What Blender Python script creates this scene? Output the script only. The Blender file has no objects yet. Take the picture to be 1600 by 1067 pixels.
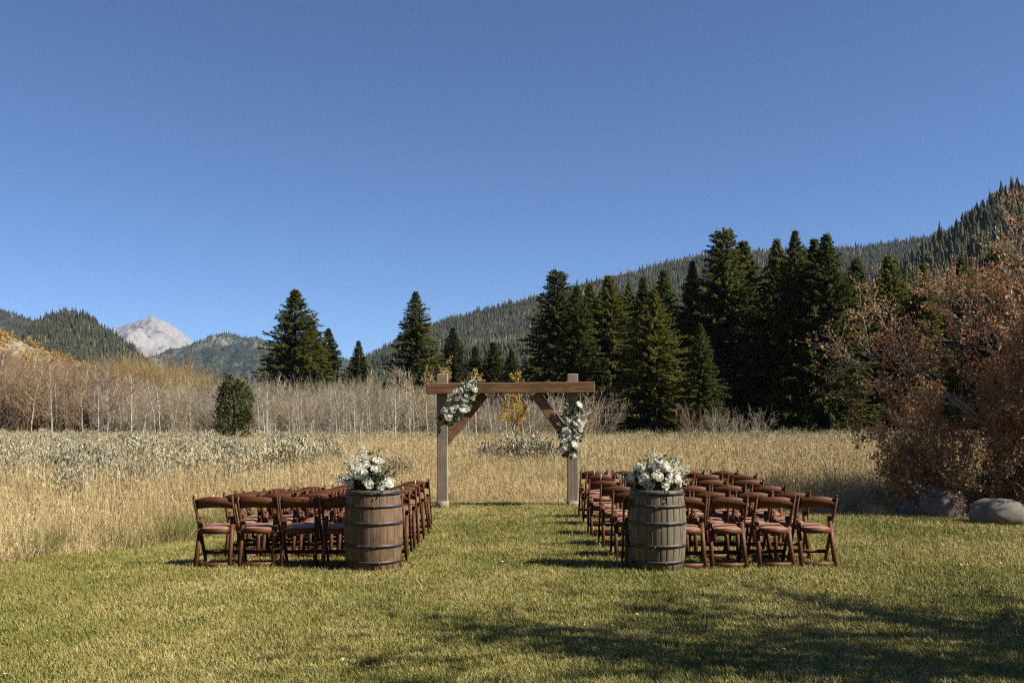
import bpy, bmesh, math, random
import numpy as np
from mathutils import Vector, Matrix

random.seed(7)
rng = np.random.default_rng(7)
S = bpy.context.scene
C = S.collection
R = math.radians

# ---------------------------------------------------------------- camera
F, HY, CH = 1500.0, 658.0, 1.65            # focal length in photo pixels, horizon row, eye height
cam = bpy.data.cameras.new('camera')
cam.lens = 36.0 * F / 1600.0
cam.sensor_width = 36.0
cam.shift_y = (HY - 533.5) / 1600.0
cam.clip_start, cam.clip_end = 0.1, 30000
co = bpy.data.objects.new('camera', cam)
co.location = (0, 0, CH)
co.rotation_euler = (R(90), 0, 0)
C.objects.link(co)
S.camera = co

# ---------------------------------------------------------------- light
SUN_EL, SUN_AZ = R(41), R(-15)             # azimuth from +X towards the camera side
sdir = Vector((math.cos(SUN_EL) * math.cos(SUN_AZ), math.cos(SUN_EL) * math.sin(SUN_AZ), math.sin(SUN_EL)))
W = bpy.data.worlds.new('World')
S.world = W
W.use_nodes = True
nt = W.node_tree
sky = nt.nodes.new('ShaderNodeTexSky')
sky.sky_type = 'NISHITA'
sky.sun_disc = False
sky.sun_elevation = SUN_EL
sky.sun_rotation = R(90) - SUN_AZ
sky.altitude = 3000
sky.air_density = 0.8
sky.dust_density = 0.0
sky.ozone_density = 7.0
nt.nodes['Background'].inputs['Strength'].default_value = 0.08
nt.links.new(sky.outputs[0], nt.nodes['Background'].inputs['Color'])
sl = bpy.data.lights.new('sun', 'SUN')
sl.energy = 5.0
sl.angle = R(0.53)
sl.color = (1.0, 0.93, 0.82)
so = bpy.data.objects.new('sun', sl)
so.rotation_euler = sdir.to_track_quat('Z', 'Y').to_euler()
so.location = (30, -10, 40)
C.objects.link(so)
S.view_settings.view_transform = 'Standard'
S.view_settings.look = 'None'
S.view_settings.gamma = 1.0
S.view_settings.use_curve_mapping = False
S.view_settings.exposure = 0.85
S.render.engine = 'CYCLES'
cy = S.cycles
cy.use_denoising = False
cy.filter_width = 1.2
cy.denoiser = 'OPENIMAGEDENOISE'
cy.max_bounces = 5
cy.diffuse_bounces = 2
cy.glossy_bounces = 2
cy.transmission_bounces = 2
cy.transparent_max_bounces = 4
cy.volume_bounces = 0
cy.caustics_reflective = cy.caustics_refractive = False
cy.use_adaptive_sampling = True
cy.adaptive_threshold = 0.008


def P(px, py, d):
    """World point seen at photo pixel (px, py) at distance d along the view axis."""
    return Vector(((px - 800) * d / F, d, CH + (HY - py) * d / F))


# ---------------------------------------------------------------- mesh collector
class MB:
    def __init__(self):
        self.v, self.f3, self.f4, self.n = [], [], [], 0

    def add(self, v, f3=None, f4=None):
        v = np.asarray(v, dtype=np.float32).reshape(-1, 3)
        if f3 is not None and len(f3):
            self.f3.append(np.asarray(f3, dtype=np.int32).reshape(-1, 3) + self.n)
        if f4 is not None and len(f4):
            self.f4.append(np.asarray(f4, dtype=np.int32).reshape(-1, 4) + self.n)
        self.v.append(v)
        self.n += len(v)

    def mesh(self, name, mat, smooth=False):
        v = np.concatenate(self.v)
        f3 = np.concatenate(self.f3) if self.f3 else np.zeros((0, 3), np.int32)
        f4 = np.concatenate(self.f4) if self.f4 else np.zeros((0, 4), np.int32)
        m = bpy.data.meshes.new(name)
        m.vertices.add(len(v))
        m.vertices.foreach_set('co', v.ravel())
        nl = f3.size + f4.size
        m.loops.add(nl)
        m.loops.foreach_set('vertex_index', np.concatenate([f3.ravel(), f4.ravel()]))
        m.polygons.add(len(f3) + len(f4))
        ls = np.concatenate([np.arange(len(f3)) * 3, f3.size + np.arange(len(f4)) * 4]).astype(np.int32)
        m.polygons.foreach_set('loop_start', ls)
        if smooth:
            m.polygons.foreach_set('use_smooth', np.ones(len(ls), dtype=bool))
        m.update(calc_edges=True)
        m.validate()
        if mat:
            m.materials.append(mat)
        return m

    # ---- shapes
    def tube(self, pts, rad, sides=6, cap=True):
        pts = np.asarray(pts, float)
        rad = np.broadcast_to(np.asarray(rad, float), (len(pts),))
        t = np.gradient(pts, axis=0)
        t /= np.linalg.norm(t, axis=1)[:, None] + 1e-9
        up = np.array([0, 0, 1.0]) if abs(t[0][2]) < 0.9 else np.array([1.0, 0, 0])
        a = np.cross(t, up)
        a /= np.linalg.norm(a, axis=1)[:, None] + 1e-9
        b = np.cross(t, a)
        an = np.arange(sides) * 2 * np.pi / sides
        ring = pts[:, None, :] + rad[:, None, None] * (np.cos(an)[None, :, None] * a[:, None, :] + np.sin(an)[None, :, None] * b[:, None, :])
        n = len(pts)
        i = np.arange(n - 1)[:, None] * sides
        j = np.arange(sides)[None, :]
        k = (j + 1) % sides
        f4 = np.stack([i + j, i + k, i + sides + k, i + sides + j], -1).reshape(-1, 4)
        f3 = []
        if cap:
            f3 = [[(n - 1) * sides, (n - 1) * sides + q, (n - 1) * sides + q + 1] for q in range(1, sides - 1)]
        self.add(ring, f3, f4)

    def bar(self, p0, p1, w, h, side=(1, 0, 0)):
        """Rectangular bar from p0 to p1; w along side, h along the third direction."""
        p0, p1 = Vector(p0), Vector(p1)
        d = (p1 - p0).normalized()
        s = Vector(side)
        s = (s - d * s.dot(d)).normalized()
        u = d.cross(s)
        v = [p + s * (w / 2 * a) + u * (h / 2 * b) for p in (p0, p1) for a, b in ((-1, -1), (1, -1), (1, 1), (-1, 1))]
        self.add([tuple(x) for x in v], None, [[0, 3, 2, 1], [4, 5, 6, 7], [0, 1, 5, 4], [1, 2, 6, 5], [2, 3, 7, 6], [3, 0, 4, 7]])

    def box(self, c, s):
        x, y, z = s[0] / 2, s[1] / 2, s[2] / 2
        v = [(c[0] + a * x, c[1] + b * y, c[2] + e * z) for e in (-1, 1) for a, b in ((-1, -1), (1, -1), (1, 1), (-1, 1))]
        self.add(v, None, [[0, 3, 2, 1], [4, 5, 6, 7], [0, 1, 5, 4], [1, 2, 6, 5], [2, 3, 7, 6], [3, 0, 4, 7]])

    def kites(self, base, d, up, length, width, fold=0.0, wide=0.45):
        """Pointed leaves: base (n,3), direction d, normal-ish up, lengths and widths (n)."""
        d = d / (np.linalg.norm(d, axis=1)[:, None] + 1e-9)
        s = np.cross(d, up)
        s /= np.linalg.norm(s, axis=1)[:, None] + 1e-9
        nrm = np.cross(s, d)
        L = np.asarray(length, float).reshape(-1, 1)
        Wd = np.asarray(width, float).reshape(-1, 1)
        v0 = base
        v1 = base + d * L * wide + s * Wd / 2 + nrm * Wd * fold
        v2 = base + d * L
        v3 = base + d * L * wide - s * Wd / 2 + nrm * Wd * fold
        n = len(base)
        v = np.stack([v0, v1, v2, v3], 1).reshape(-1, 3)
        i = np.arange(n)[:, None] * 4
        f3 = np.concatenate([i + np.array([[0, 1, 2]]), i + np.array([[0, 2, 3]])])
        self.add(v, f3)


def link(name, mesh, parent=None, loc=(0, 0, 0), rot=(0, 0, 0), sc=(1, 1, 1)):
    o = bpy.data.objects.new(name, mesh)
    C.objects.link(o)
    o.location, o.rotation_euler, o.scale = loc, rot, sc
    if parent is not None:
        o.parent = parent
    return o


def tag(o, label=None, cat=None, group=None, kind=None):
    if label:
        o['label'] = label
    if cat:
        o['category'] = cat
    if group:
        o['group'] = group
    if kind:
        o['kind'] = kind
    return o


def thing(name, label, cat, loc=(0, 0, 0), rz=0.0, group=None, sc=(1, 1, 1)):
    return tag(link(name, None, None, loc, (0, 0, rz), sc), label, cat, group)


# ---------------------------------------------------------------- value noise
def _hash(ix, iy, seed):
    h = (ix.astype(np.int64) * 374761393 + iy.astype(np.int64) * 668265263 + seed * 1442695041) & 0x7fffffff
    h = ((h ^ (h >> 13)) * 1274126177) & 0x7fffffff
    return ((h ^ (h >> 16)) & 0xffff) / 65535.0


def vnoise(x, y, seed=0):
    x, y = np.asarray(x, float), np.asarray(y, float)
    ix, iy = np.floor(x), np.floor(y)
    fx, fy = x - ix, y - iy
    fx, fy = fx * fx * (3 - 2 * fx), fy * fy * (3 - 2 * fy)
    a, b = _hash(ix, iy, seed), _hash(ix + 1, iy, seed)
    c, d = _hash(ix, iy + 1, seed), _hash(ix + 1, iy + 1, seed)
    return (a * (1 - fx) + b * fx) * (1 - fy) + (c * (1 - fx) + d * fx) * fy


def fbm(x, y, seed=0, o=4):
    s, a, t = 0, 0.5, 0
    for k in range(o):
        s = s + a * vnoise(np.asarray(x) * 2 ** k, np.asarray(y) * 2 ** k, seed + k)
        t += a
        a *= 0.5
    return s / t


# ---------------------------------------------------------------- materials
def newmat(name, rough=0.8, spec=0.2):
    m = bpy.data.materials.new(name)
    m.use_nodes = True
    b = m.node_tree.nodes['Principled BSDF']
    b.inputs['Roughness'].default_value = rough
    b.inputs['Specular IOR Level'].default_value = spec
    return m, m.node_tree, b


def ramp(t, fac, stops):
    r = t.nodes.new('ShaderNodeValToRGB')
    e = r.color_ramp.elements
    while len(e) < len(stops):
        e.new(0.5)
    for k, (p, c) in enumerate(stops):
        e[k].position = p
        e[k].color = (*c, 1)
    t.links.new(fac, r.inputs[0])
    return r.outputs[0]


def noise(t, vec, scale, detail=3.0, rough=0.55):
    n = t.nodes.new('ShaderNodeTexNoise')
    n.inputs['Scale'].default_value = scale
    n.inputs['Detail'].default_value = detail
    n.inputs['Roughness'].default_value = rough
    t.links.new(vec, n.inputs['Vector'])
    return n.outputs['Fac']


def wpos(t):
    return t.nodes.new('ShaderNodeNewGeometry').outputs['Position']


def opos(t):
    return t.nodes.new('ShaderNodeTexCoord').outputs['Object']


def stretch(t, vec, s):
    m = t.nodes.new('ShaderNodeMapping')
    m.inputs['Scale'].default_value = s
    t.links.new(vec, m.inputs['Vector'])
    return m.outputs[0]


def mixc(t, fac, a, b, mode='MIX'):
    n = t.nodes.new('ShaderNodeMix')
    n.data_type = 'RGBA'
    n.blend_type = mode
    for sock, val in ((n.inputs[0], fac), (n.inputs[6], a), (n.inputs[7], b)):
        if isinstance(val, (int, float)):
            sock.default_value = val
        elif isinstance(val, tuple):
            sock.default_value = (*val, 1)
        else:
            t.links.new(val, sock)
    return n.outputs[2]


def mathn(t, op, a, b=0.0):
    n = t.nodes.new('ShaderNodeMath')
    n.operation = op
    for sock, val in ((n.inputs[0], a), (n.inputs[1], b)):
        if isinstance(val, (int, float)):
            sock.default_value = val
        else:
            t.links.new(val, sock)
    return n.outputs[0]


def bump(t, b, h, strength=0.4, dist=0.01):
    n = t.nodes.new('ShaderNodeBump')
    n.inputs['Strength'].default_value = strength
    n.inputs['Distance'].default_value = dist
    t.links.new(h, n.inputs['Height'])
    t.links.new(n.outputs[0], b.inputs['Normal'])


def wood_mat(name, stops, grain=(40, 40, 3), rough=0.65, spec=0.25, wear=None, bmp=0.35):
    m, t, b = newmat(name, rough, spec)
    p = opos(t)
    oi = t.nodes.new('ShaderNodeObjectInfo')
    ad = t.nodes.new('ShaderNodeVectorMath')
    ad.operation = 'ADD'
    mul = t.nodes.new('ShaderNodeVectorMath')
    mul.operation = 'SCALE'
    mul.inputs[0].default_value = (7.3, 5.1, 9.7)
    t.links.new(oi.outputs['Random'], mul.inputs['Scale'])
    t.links.new(p, ad.inputs[0])
    t.links.new(mul.outputs[0], ad.inputs[1])
    g = noise(t, stretch(t, ad.outputs[0], grain), 1.0, 5.0, 0.65)
    c = ramp(t, g, stops)
    c = mixc(t, 0.35, c, ramp(t, oi.outputs['Random'], [(0, (0.55, 0.55, 0.55)), (1, (1.25, 1.2, 1.15))]), 'MULTIPLY')
    if wear:
        w = noise(t, ad.outputs[0], 5.0, 4.0)
        c = mixc(t, ramp(t, w, [(0.45, (0, 0, 0)), (0.7, (1, 1, 1))]), c, wear)
    t.links.new(c, b.inputs['Base Color'])
    bump(t, b, g, bmp, 0.004)
    return m


def leaf_mat(name, stops, rough=0.6, spec=0.2, scale=None, patch=None, trans=0.0, objvar=0.0):
    """Foliage: colour per leaf (island) with optional wider patches."""
    m, t, b = newmat(name, rough, spec)
    g = t.nodes.new('ShaderNodeNewGeometry')
    c = ramp(t, g.outputs['Random Per Island'], stops)
    if patch:
        n = noise(t, g.outputs['Position'], scale, 2.0)
        c = mixc(t, ramp(t, n, [(0.42, (0, 0, 0)), (0.6, (1, 1, 1))]), c, patch)
    if objvar:
        oi = t.nodes.new('ShaderNodeObjectInfo')
        c = mixc(t, objvar, c, ramp(t, oi.outputs['Random'], [(0, (0.45, 0.5, 0.5)), (0.6, (1, 1, 1)), (1, (1.5, 1.3, 0.9))]), 'MULTIPLY')
    t.links.new(c, b.inputs['Base Color'])
    if trans:
        tr = t.nodes.new('ShaderNodeBsdfTranslucent')
        t.links.new(c, tr.inputs['Color'])
        mx = t.nodes.new('ShaderNodeMixShader')
        mx.inputs[0].default_value = trans
        t.links.new(b.outputs[0], mx.inputs[1])
        t.links.new(tr.outputs[0], mx.inputs[2])
        t.links.new(mx.outputs[0], t.nodes['Material Output'].inputs['Surface'])
    return m


def plain_mat(name, c0, c1, scale=8.0, rough=0.7, spec=0.2, metal=0.0, bmp=0.2, world=False, dist=0.004):
    m, t, b = newmat(name, rough, spec)
    b.inputs['Metallic'].default_value = metal
    n = noise(t, wpos(t) if world else opos(t), scale, 5.0)
    t.links.new(ramp(t, n, [(0.3, c0), (0.7, c1)]), b.inputs['Base Color'])
    if bmp:
        bump(t, b, n, bmp, dist)
    return m


M = {}
# lawn blades: green and straw, in patches
m, t, b = newmat('lawn_blade', 0.55, 0.25)
wp = wpos(t)
n1 = noise(t, stretch(t, wp, (0.55, 0.38, 0)), 1.0, 5.0, 0.7)
oi = t.nodes.new('ShaderNodeObjectInfo')
gi = t.nodes.new('ShaderNodeNewGeometry')
mixv = mathn(t, 'ADD', mathn(t, 'MULTIPLY', gi.outputs['Random Per Island'], 0.32), mathn(t, 'MULTIPLY', oi.outputs['Random'], 0.26))
val = mathn(t, 'ADD', mathn(t, 'MULTIPLY', n1, 1.3), mathn(t, 'SUBTRACT', mixv, 0.45))
c = ramp(t, val, [(0.12, (0.095, 0.112, 0.020)), (0.32, (0.185, 0.184, 0.038)), (0.52, (0.310, 0.272, 0.074)), (0.74, (0.45, 0.36, 0.14)), (0.93, (0.60, 0.50, 0.26))])
t.links.new(c, b.inputs['Base Color'])
M['blade'] = m
m, t, b = newmat('lawn_soil', 0.95, 0.05)
n1 = noise(t, wpos(t), 3.0, 6.0)
t.links.new(ramp(t, n1, [(0.3, (0.045, 0.052, 0.014)), (0.7, (0.11, 0.105, 0.035))]), b.inputs['Base Color'])
M['lawn'] = m
m, t, b = newmat('meadow_soil', 0.95, 0.05)
n1 = noise(t, wpos(t), 0.5, 8.0)
n2 = noise(t, wpos(t), 0.02, 4.0)
c = ramp(t, n1, [(0.3, (0.15, 0.115, 0.055)), (0.7, (0.27, 0.21, 0.10))])
c = mixc(t, ramp(t, n2, [(0.45, (0, 0, 0)), (0.65, (0.7, 0.7, 0.7))]), c, (0.16, 0.15, 0.085))
t.links.new(c, b.inputs['Base Color'])
M['meadow'] = m
# tall dry grass
m, t, b = newmat('dry_grass', 0.6, 0.2)
wp = wpos(t)
n1 = noise(t, stretch(t, wp, (0.16, 0.10, 0)), 1.0, 3.0)
gi = t.nodes.new('ShaderNodeNewGeometry')
oi = t.nodes.new('ShaderNodeObjectInfo')
v = mathn(t, 'ADD', mathn(t, 'MULTIPLY', gi.outputs['Random Per Island'], 0.5), mathn(t, 'MULTIPLY', oi.outputs['Random'], 0.5))
c = ramp(t, v, [(0.08, (0.24, 0.175, 0.080)), (0.4, (0.46, 0.35, 0.165)), (0.75, (0.58, 0.46, 0.24)), (1.0, (0.66, 0.56, 0.35))])
c = mixc(t, ramp(t, n1, [(0.48, (0, 0, 0)), (0.66, (0.6, 0.6, 0.6))]), c, (0.40, 0.32, 0.18))
t.links.new(c, b.inputs['Base Color'])
M['dry'] = m
M['green_tall'] = leaf_mat('green_tall_grass', [(0, (0.10, 0.12, 0.03)), (0.5, (0.22, 0.20, 0.06)), (1, (0.40, 0.33, 0.14))])
M['sage'] = leaf_mat('sage_leaf', [(0, (0.20, 0.185, 0.125)), (0.5, (0.365, 0.335, 0.23)), (1, (0.50, 0.46, 0.325))], objvar=0.45)
M['sage_twig'] = plain_mat('sage_twig', (0.10, 0.08, 0.06), (0.22, 0.18, 0.14), bmp=0)
M['spruce'] = leaf_mat('spruce_needles', [(0, (0.080, 0.092, 0.022)), (0.5, (0.125, 0.138, 0.034)), (1, (0.175, 0.178, 0.05))], rough=0.8, spec=0.05, objvar=0.5, trans=0.45)
M['spruce_light'] = leaf_mat('young_spruce_needles', [(0, (0.045, 0.060, 0.018)), (0.5, (0.075, 0.090, 0.028)), (1, (0.13, 0.14, 0.045))], rough=0.75, spec=0.08, objvar=0.3, trans=0.25)
M['juniper'] = leaf_mat('juniper_leaf', [(0, (0.050, 0.058, 0.018)), (0.5, (0.085, 0.090, 0.030)), (1, (0.13, 0.13, 0.045))], rough=0.7, spec=0.1)
M['bark_dark'] = plain_mat('conifer_bark', (0.05, 0.035, 0.025), (0.13, 0.10, 0.075), 6.0)
m, t, b = newmat('aspen_bark', 0.75, 0.15)
n1 = noise(t, stretch(t, opos(t), (5, 5, 2.2)), 1.0, 4.0)
t.links.new(ramp(t, n1, [(0.30, (0.07, 0.06, 0.05)), (0.42, (0.40, 0.37, 0.32)), (0.7, (0.66, 0.63, 0.56))]), b.inputs['Base Color'])
M['aspen'] = m
M['twig_grey'] = leaf_mat('grey_twig', [(0, (0.13, 0.105, 0.07)), (0.6, (0.32, 0.265, 0.185)), (1, (0.54, 0.48, 0.37))], objvar=0.35)
M['twig_russet'] = leaf_mat('russet_twig', [(0, (0.15, 0.10, 0.06)), (0.6, (0.29, 0.20, 0.12)), (1, (0.48, 0.38, 0.26))], objvar=0.35)
M['twig_gold'] = leaf_mat('gold_twig', [(0, (0.20, 0.13, 0.05)), (0.6, (0.34, 0.23, 0.085)), (1, (0.45, 0.34, 0.15))], objvar=0.35)
M['yellow_leaf'] = leaf_mat('yellow_aspen_leaf', [(0, (0.33, 0.19, 0.02)), (0.5, (0.55, 0.34, 0.035)), (1, (0.66, 0.47, 0.10))], trans=0.25)
M['gold_shrub'] = leaf_mat('gold_shrub_leaf', [(0, (0.20, 0.12, 0.03)), (0.5, (0.34, 0.22, 0.06)), (1, (0.45, 0.34, 0.13))], objvar=0.5)
M['far_tree'] = leaf_mat('far_conifer', [(0, (0.022, 0.026, 0.013)), (0.6, (0.040, 0.043, 0.021)), (1, (0.070, 0.070, 0.036))], rough=0.85, spec=0.03, objvar=0.75)
M['dead_tree'] = leaf_mat('far_grey_snag', [(0, (0.12, 0.11, 0.09)), (1, (0.24, 0.22, 0.19))], objvar=0.4)
M['bush_leaf'] = leaf_mat('russet_leaf', [(0, (0.10, 0.082, 0.03)), (0.2, (0.21, 0.135, 0.05)), (0.45, (0.42, 0.165, 0.055)), (0.7, (0.52, 0.22, 0.075)), (0.88, (0.60, 0.38, 0.20)), (1, (0.66, 0.54, 0.38))], rough=0.5, spec=0.3, scale=0.55, patch=(0.40, 0.20, 0.085), trans=0.4)
M['bush_bark'] = plain_mat('bush_bark', (0.14, 0.11, 0.08), (0.42, 0.37, 0.31), 14.0)
M['tree_leaf'] = leaf_mat('shade_tree_leaf', [(0, (0.07, 0.08, 0.02)), (1, (0.25, 0.18, 0.05))])
M['chair'] = wood_mat('mahogany', [(0.25, (0.064, 0.024, 0.010)), (0.55, (0.122, 0.046, 0.020)), (0.85, (0.20, 0.084, 0.042))], (60, 60, 5), 0.55, 0.22, bmp=0.15)
M['pad'] = plain_mat('tan_vinyl', (0.27, 0.135, 0.076), (0.33, 0.172, 0.102), 30.0, 0.5, 0.35, bmp=0.08)
M['white_strip'] = plain_mat('white_tape', (0.70, 0.69, 0.66), (0.82, 0.81, 0.78), 30.0, 0.6, bmp=0)
M['steel'] = plain_mat('dull_steel', (0.20, 0.19, 0.18), (0.36, 0.35, 0.33), 40.0, 0.45, 0.5, metal=0.9, bmp=0)
M['oak_brown'] = wood_mat('brown_oak', [(0.2, (0.075, 0.048, 0.028)), (0.5, (0.175, 0.110, 0.062)), (0.85, (0.30, 0.205, 0.125))], (45, 45, 4), 0.7, 0.2, wear=(0.085, 0.068, 0.052))
M['oak_grey'] = wood_mat('grey_oak', [(0.2, (0.065, 0.052, 0.036)), (0.5, (0.145, 0.118, 0.082)), (0.85, (0.25, 0.21, 0.155))], (45, 45, 4), 0.75, 0.15, wear=(0.19, 0.165, 0.12))
m, t, b = newmat('hoop_iron', 0.55, 0.4)
b.inputs['Metallic'].default_value = 0.35
n1 = noise(t, opos(t), 9.0, 6.0)
t.links.new(ramp(t, n1, [(0.3, (0.035, 0.030, 0.030)), (0.55, (0.075, 0.064, 0.062)), (0.75, (0.12, 0.085, 0.065))]), b.inputs['Base Color'])
bump(t, b, n1, 0.3, 0.003)
M['hoop'] = m
M['post'] = wood_mat('weathered_post', [(0.28, (0.10, 0.077, 0.056)), (0.42, (0.265, 0.215, 0.162)), (0.6, (0.36, 0.30, 0.235)), (0.8, (0.475, 0.415, 0.345))], (26, 26, 0.8), 0.85, 0.1, wear=(0.23, 0.185, 0.14), bmp=0.9)
M['beam'] = wood_mat('brown_beam', [(0.2, (0.085, 0.044, 0.024)), (0.5, (0.185, 0.100, 0.058)), (0.85, (0.29, 0.175, 0.11))], (1.2, 22, 22), 0.75, 0.15, bmp=0.6)
M['brace'] = wood_mat('reddish_brace', [(0.2, (0.12, 0.062, 0.038)), (0.5, (0.235, 0.130, 0.082)), (0.85, (0.36, 0.225, 0.15))], (10, 10, 3), 0.75, 0.15, bmp=0.5)
M['petal'] = leaf_mat('white_petal', [(0, (0.82, 0.78, 0.64)), (0.6, (0.88, 0.86, 0.75)), (1, (0.90, 0.89, 0.80))], rough=0.6, trans=0.4)
M['bud'] = leaf_mat('cream_floret', [(0, (0.60, 0.62, 0.42)), (0.35, (0.80, 0.79, 0.68)), (1, (0.88, 0.87, 0.80))], rough=0.6, trans=0.45)
M['greens'] = leaf_mat('bouquet_leaf', [(0, (0.020, 0.035, 0.012)), (0.5, (0.050, 0.080, 0.026)), (0.85, (0.10, 0.14, 0.045)), (1, (0.20, 0.24, 0.13))], rough=0.5, spec=0.3, trans=0.1)
M['eucalyptus'] = leaf_mat('eucalyptus_leaf', [(0, (0.12, 0.16, 0.13)), (1, (0.28, 0.33, 0.28))], rough=0.6)
M['stem'] = plain_mat('flower_stem', (0.05, 0.08, 0.02), (0.12, 0.15, 0.05), 20, bmp=0)
m, t, b = newmat('boulder', 0.85, 0.15)
n1 = noise(t, opos(t), 2.2, 8.0, 0.65)
n2 = noise(t, opos(t), 30.0, 3.0)
c = ramp(t, n1, [(0.3, (0.10, 0.088, 0.072)), (0.6, (0.20, 0.178, 0.15)), (0.8, (0.27, 0.245, 0.21))])
c = mixc(t, 0.3, c, ramp(t, n2, [(0.35, (0.4, 0.4, 0.4)), (0.65, (1.2, 1.2, 1.2))]), 'MULTIPLY')
t.links.new(c, b.inputs['Base Color'])
bump(t, b, n1, 0.6, 0.04)
M['rock'] = m


def hill_mat(name, ground, wood, rock, s=0.004, cover=(0.42, 0.55), rockcut=(0.6, 0.7), steep=True):
    m, t, b = newmat(name, 0.95, 0.03)
    p = wpos(t)
    fine = noise(t, p, s * 12, 6.0, 0.6)
    big = noise(t, p, s, 6.0, 0.6)
    c = ramp(t, fine, [(0.3, tuple(x * 0.7 for x in ground)), (0.7, tuple(min(1, x * 1.25) for x in ground))])
    wc = ramp(t, fine, [(0.35, tuple(x * 0.6 for x in wood)), (0.7, tuple(x * 1.5 for x in wood))])
    c = mixc(t, ramp(t, big, [(cover[0], (0, 0, 0)), (cover[1], (1, 1, 1))]), c, wc)
    r2 = noise(t, stretch(t, p, (1, 1, 0.35)), s * 3.3, 6.0, 0.65)
    c = mixc(t, ramp(t, r2, [(rockcut[0], (0, 0, 0)), (rockcut[1], (1, 1, 1))]), c, rock)
    t.links.new(c, b.inputs['Base Color'])
    bump(t, b, fine, 0.8, 0.15 / s * 0.1)
    return m


# ---------------------------------------------------------------- scatter by geometry nodes (uncountable cover only)
def scatter(name, pts, rot, sc, protos, idx=None, label=None):
    n = len(pts)
    me = bpy.data.meshes.new(name)
    me.vertices.add(n)
    me.vertices.foreach_set('co', np.asarray(pts, np.float32).ravel())
    for an, ty, data in (('rot', 'FLOAT_VECTOR', rot), ('scl', 'FLOAT_VECTOR', sc)):
        a = me.attributes.new(an, ty, 'POINT')
        a.data.foreach_set('vector', np.asarray(data, np.float32).ravel())
    a = me.attributes.new('pick', 'INT', 'POINT')
    a.data.foreach_set('value', np.asarray(idx if idx is not None else rng.integers(0, len(protos), n), np.int32))
    o = link(name, me)
    col = bpy.data.collections.new(name + '_source')
    for k, pm in enumerate(protos):
        po = bpy.data.objects.new('%s_source_%02d' % (name, k), pm)
        col.objects.link(po)
    g = bpy.data.node_groups.new(name + '_scatter', 'GeometryNodeTree')
    g.interface.new_socket('Geometry', in_out='INPUT', socket_type='NodeSocketGeometry')
    g.interface.new_socket('Geometry', in_out='OUTPUT', socket_type='NodeSocketGeometry')
    gi, go = g.nodes.new('NodeGroupInput'), g.nodes.new('NodeGroupOutput')
    ci = g.nodes.new('GeometryNodeCollectionInfo')
    ci.inputs['Collection'].default_value = col
    ci.inputs['Separate Children'].default_value = True
    ci.inputs['Reset Children'].default_value = True
    ip = g.nodes.new('GeometryNodeInstanceOnPoints')
    ip.inputs['Pick Instance'].default_value = True

    def attr(nm, ty):
        a = g.nodes.new('GeometryNodeInputNamedAttribute')
        a.data_type = ty
        a.inputs['Name'].default_value = nm
        return a.outputs['Attribute']
    L = g.links.new
    mp = g.nodes.new('GeometryNodeMeshToPoints')
    L(gi.outputs[0], mp.inputs[0])
    L(mp.outputs[0], ip.inputs['Points'])
    L(ci.outputs[0], ip.inputs['Instance'])
    L(attr('pick', 'INT'), ip.inputs['Instance Index'])
    L(attr('rot', 'FLOAT_VECTOR'), ip.inputs['Rotation'])
    L(attr('scl', 'FLOAT_VECTOR'), ip.inputs['Scale'])
    L(ip.outputs[0], go.inputs[0])
    md = o.modifiers.new('scatter', 'NODES')
    md.node_group = g
    tag(o, label, None, None, 'stuff')
    return o


def rz_rot(n, tilt=0.0):
    r = np.zeros((n, 3))
    r[:, 2] = rng.uniform(0, 6.283, n)
    r[:, :2] = rng.normal(0, tilt, (n, 2)) if tilt else 0
    return r


def uni_sc(n, lo, hi, zlo=None, zhi=None):
    s = rng.uniform(lo, hi, n)
    z = s if zlo is None else s * rng.uniform(zlo, zhi, n)
    return np.stack([s, s, z], 1)


# ================================================================ SETTING: ground
LAWN = [(-40, -20), (40, -20), (40, 15.2), (11, 15.6), (8.0, 15.9), (6.4, 16.3), (5.4, 16.8), (4.6, 17.9), (2.6, 18.7), (0.6, 19.0), (-1.6, 19.2), (-3.0, 18.2),
        (-4.4, 17.0), (-4.9, 15.4), (-5.0, 14.0), (-5.3, 12.6), (-5.9, 11.2), (-7.2, 9.8), (-10, 8.4), (-40, 6)]


def inside(poly, x, y):
    c = np.zeros(len(x), bool)
    n = len(poly)
    for i in range(n):
        x1, y1 = poly[i]
        x2, y2 = poly[(i + 1) % n]
        hit = ((y1 > y) != (y2 > y)) & (x < (x2 - x1) * (y - y1) / (y2 - y1 + 1e-12) + x1)
        c ^= hit
    return c


def gz(x, y):
    """Gentle fall of the lawn: lower under the left chairs, a little higher under the right ones."""
    x, y = np.asarray(x, float), np.asarray(y, float)
    up, dn = np.clip((y - 11.0) / 4.5, 0, 1), np.clip((19.8 - y) / 3.2, 0, 1)
    t = up * up * (3 - 2 * up) * 0.5 + up * 0.5
    return 0.060 * np.clip(x, -4.0, 0.65) * t * dn * dn * (3 - 2 * dn) * np.clip((12.0 - np.abs(x)) / 7.0, 0, 1)


def ground_sheet(name, xs, ys, dz, mat, keep=None):
    gx, gy = np.meshgrid(xs, ys)
    nx_ = len(xs)
    i = (np.arange(len(ys) - 1)[:, None] * nx_ + np.arange(nx_ - 1)[None, :]).ravel()
    if keep is not None:
        cx_ = (gx.ravel()[i] + gx.ravel()[i + 1]) / 2
        cy_ = (gy.ravel()[i] + gy.ravel()[i + nx_]) / 2
        i = i[inside(keep, cx_, cy_)]
    a = MB()
    a.add(np.stack([gx.ravel(), gy.ravel(), gz(gx.ravel(), gy.ravel()) + dz], 1), None, np.stack([i, i + 1, i + nx_ + 1, i + nx_], 1))
    return tag(link(name, a.mesh(name, mat, True)), kind='structure')


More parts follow.
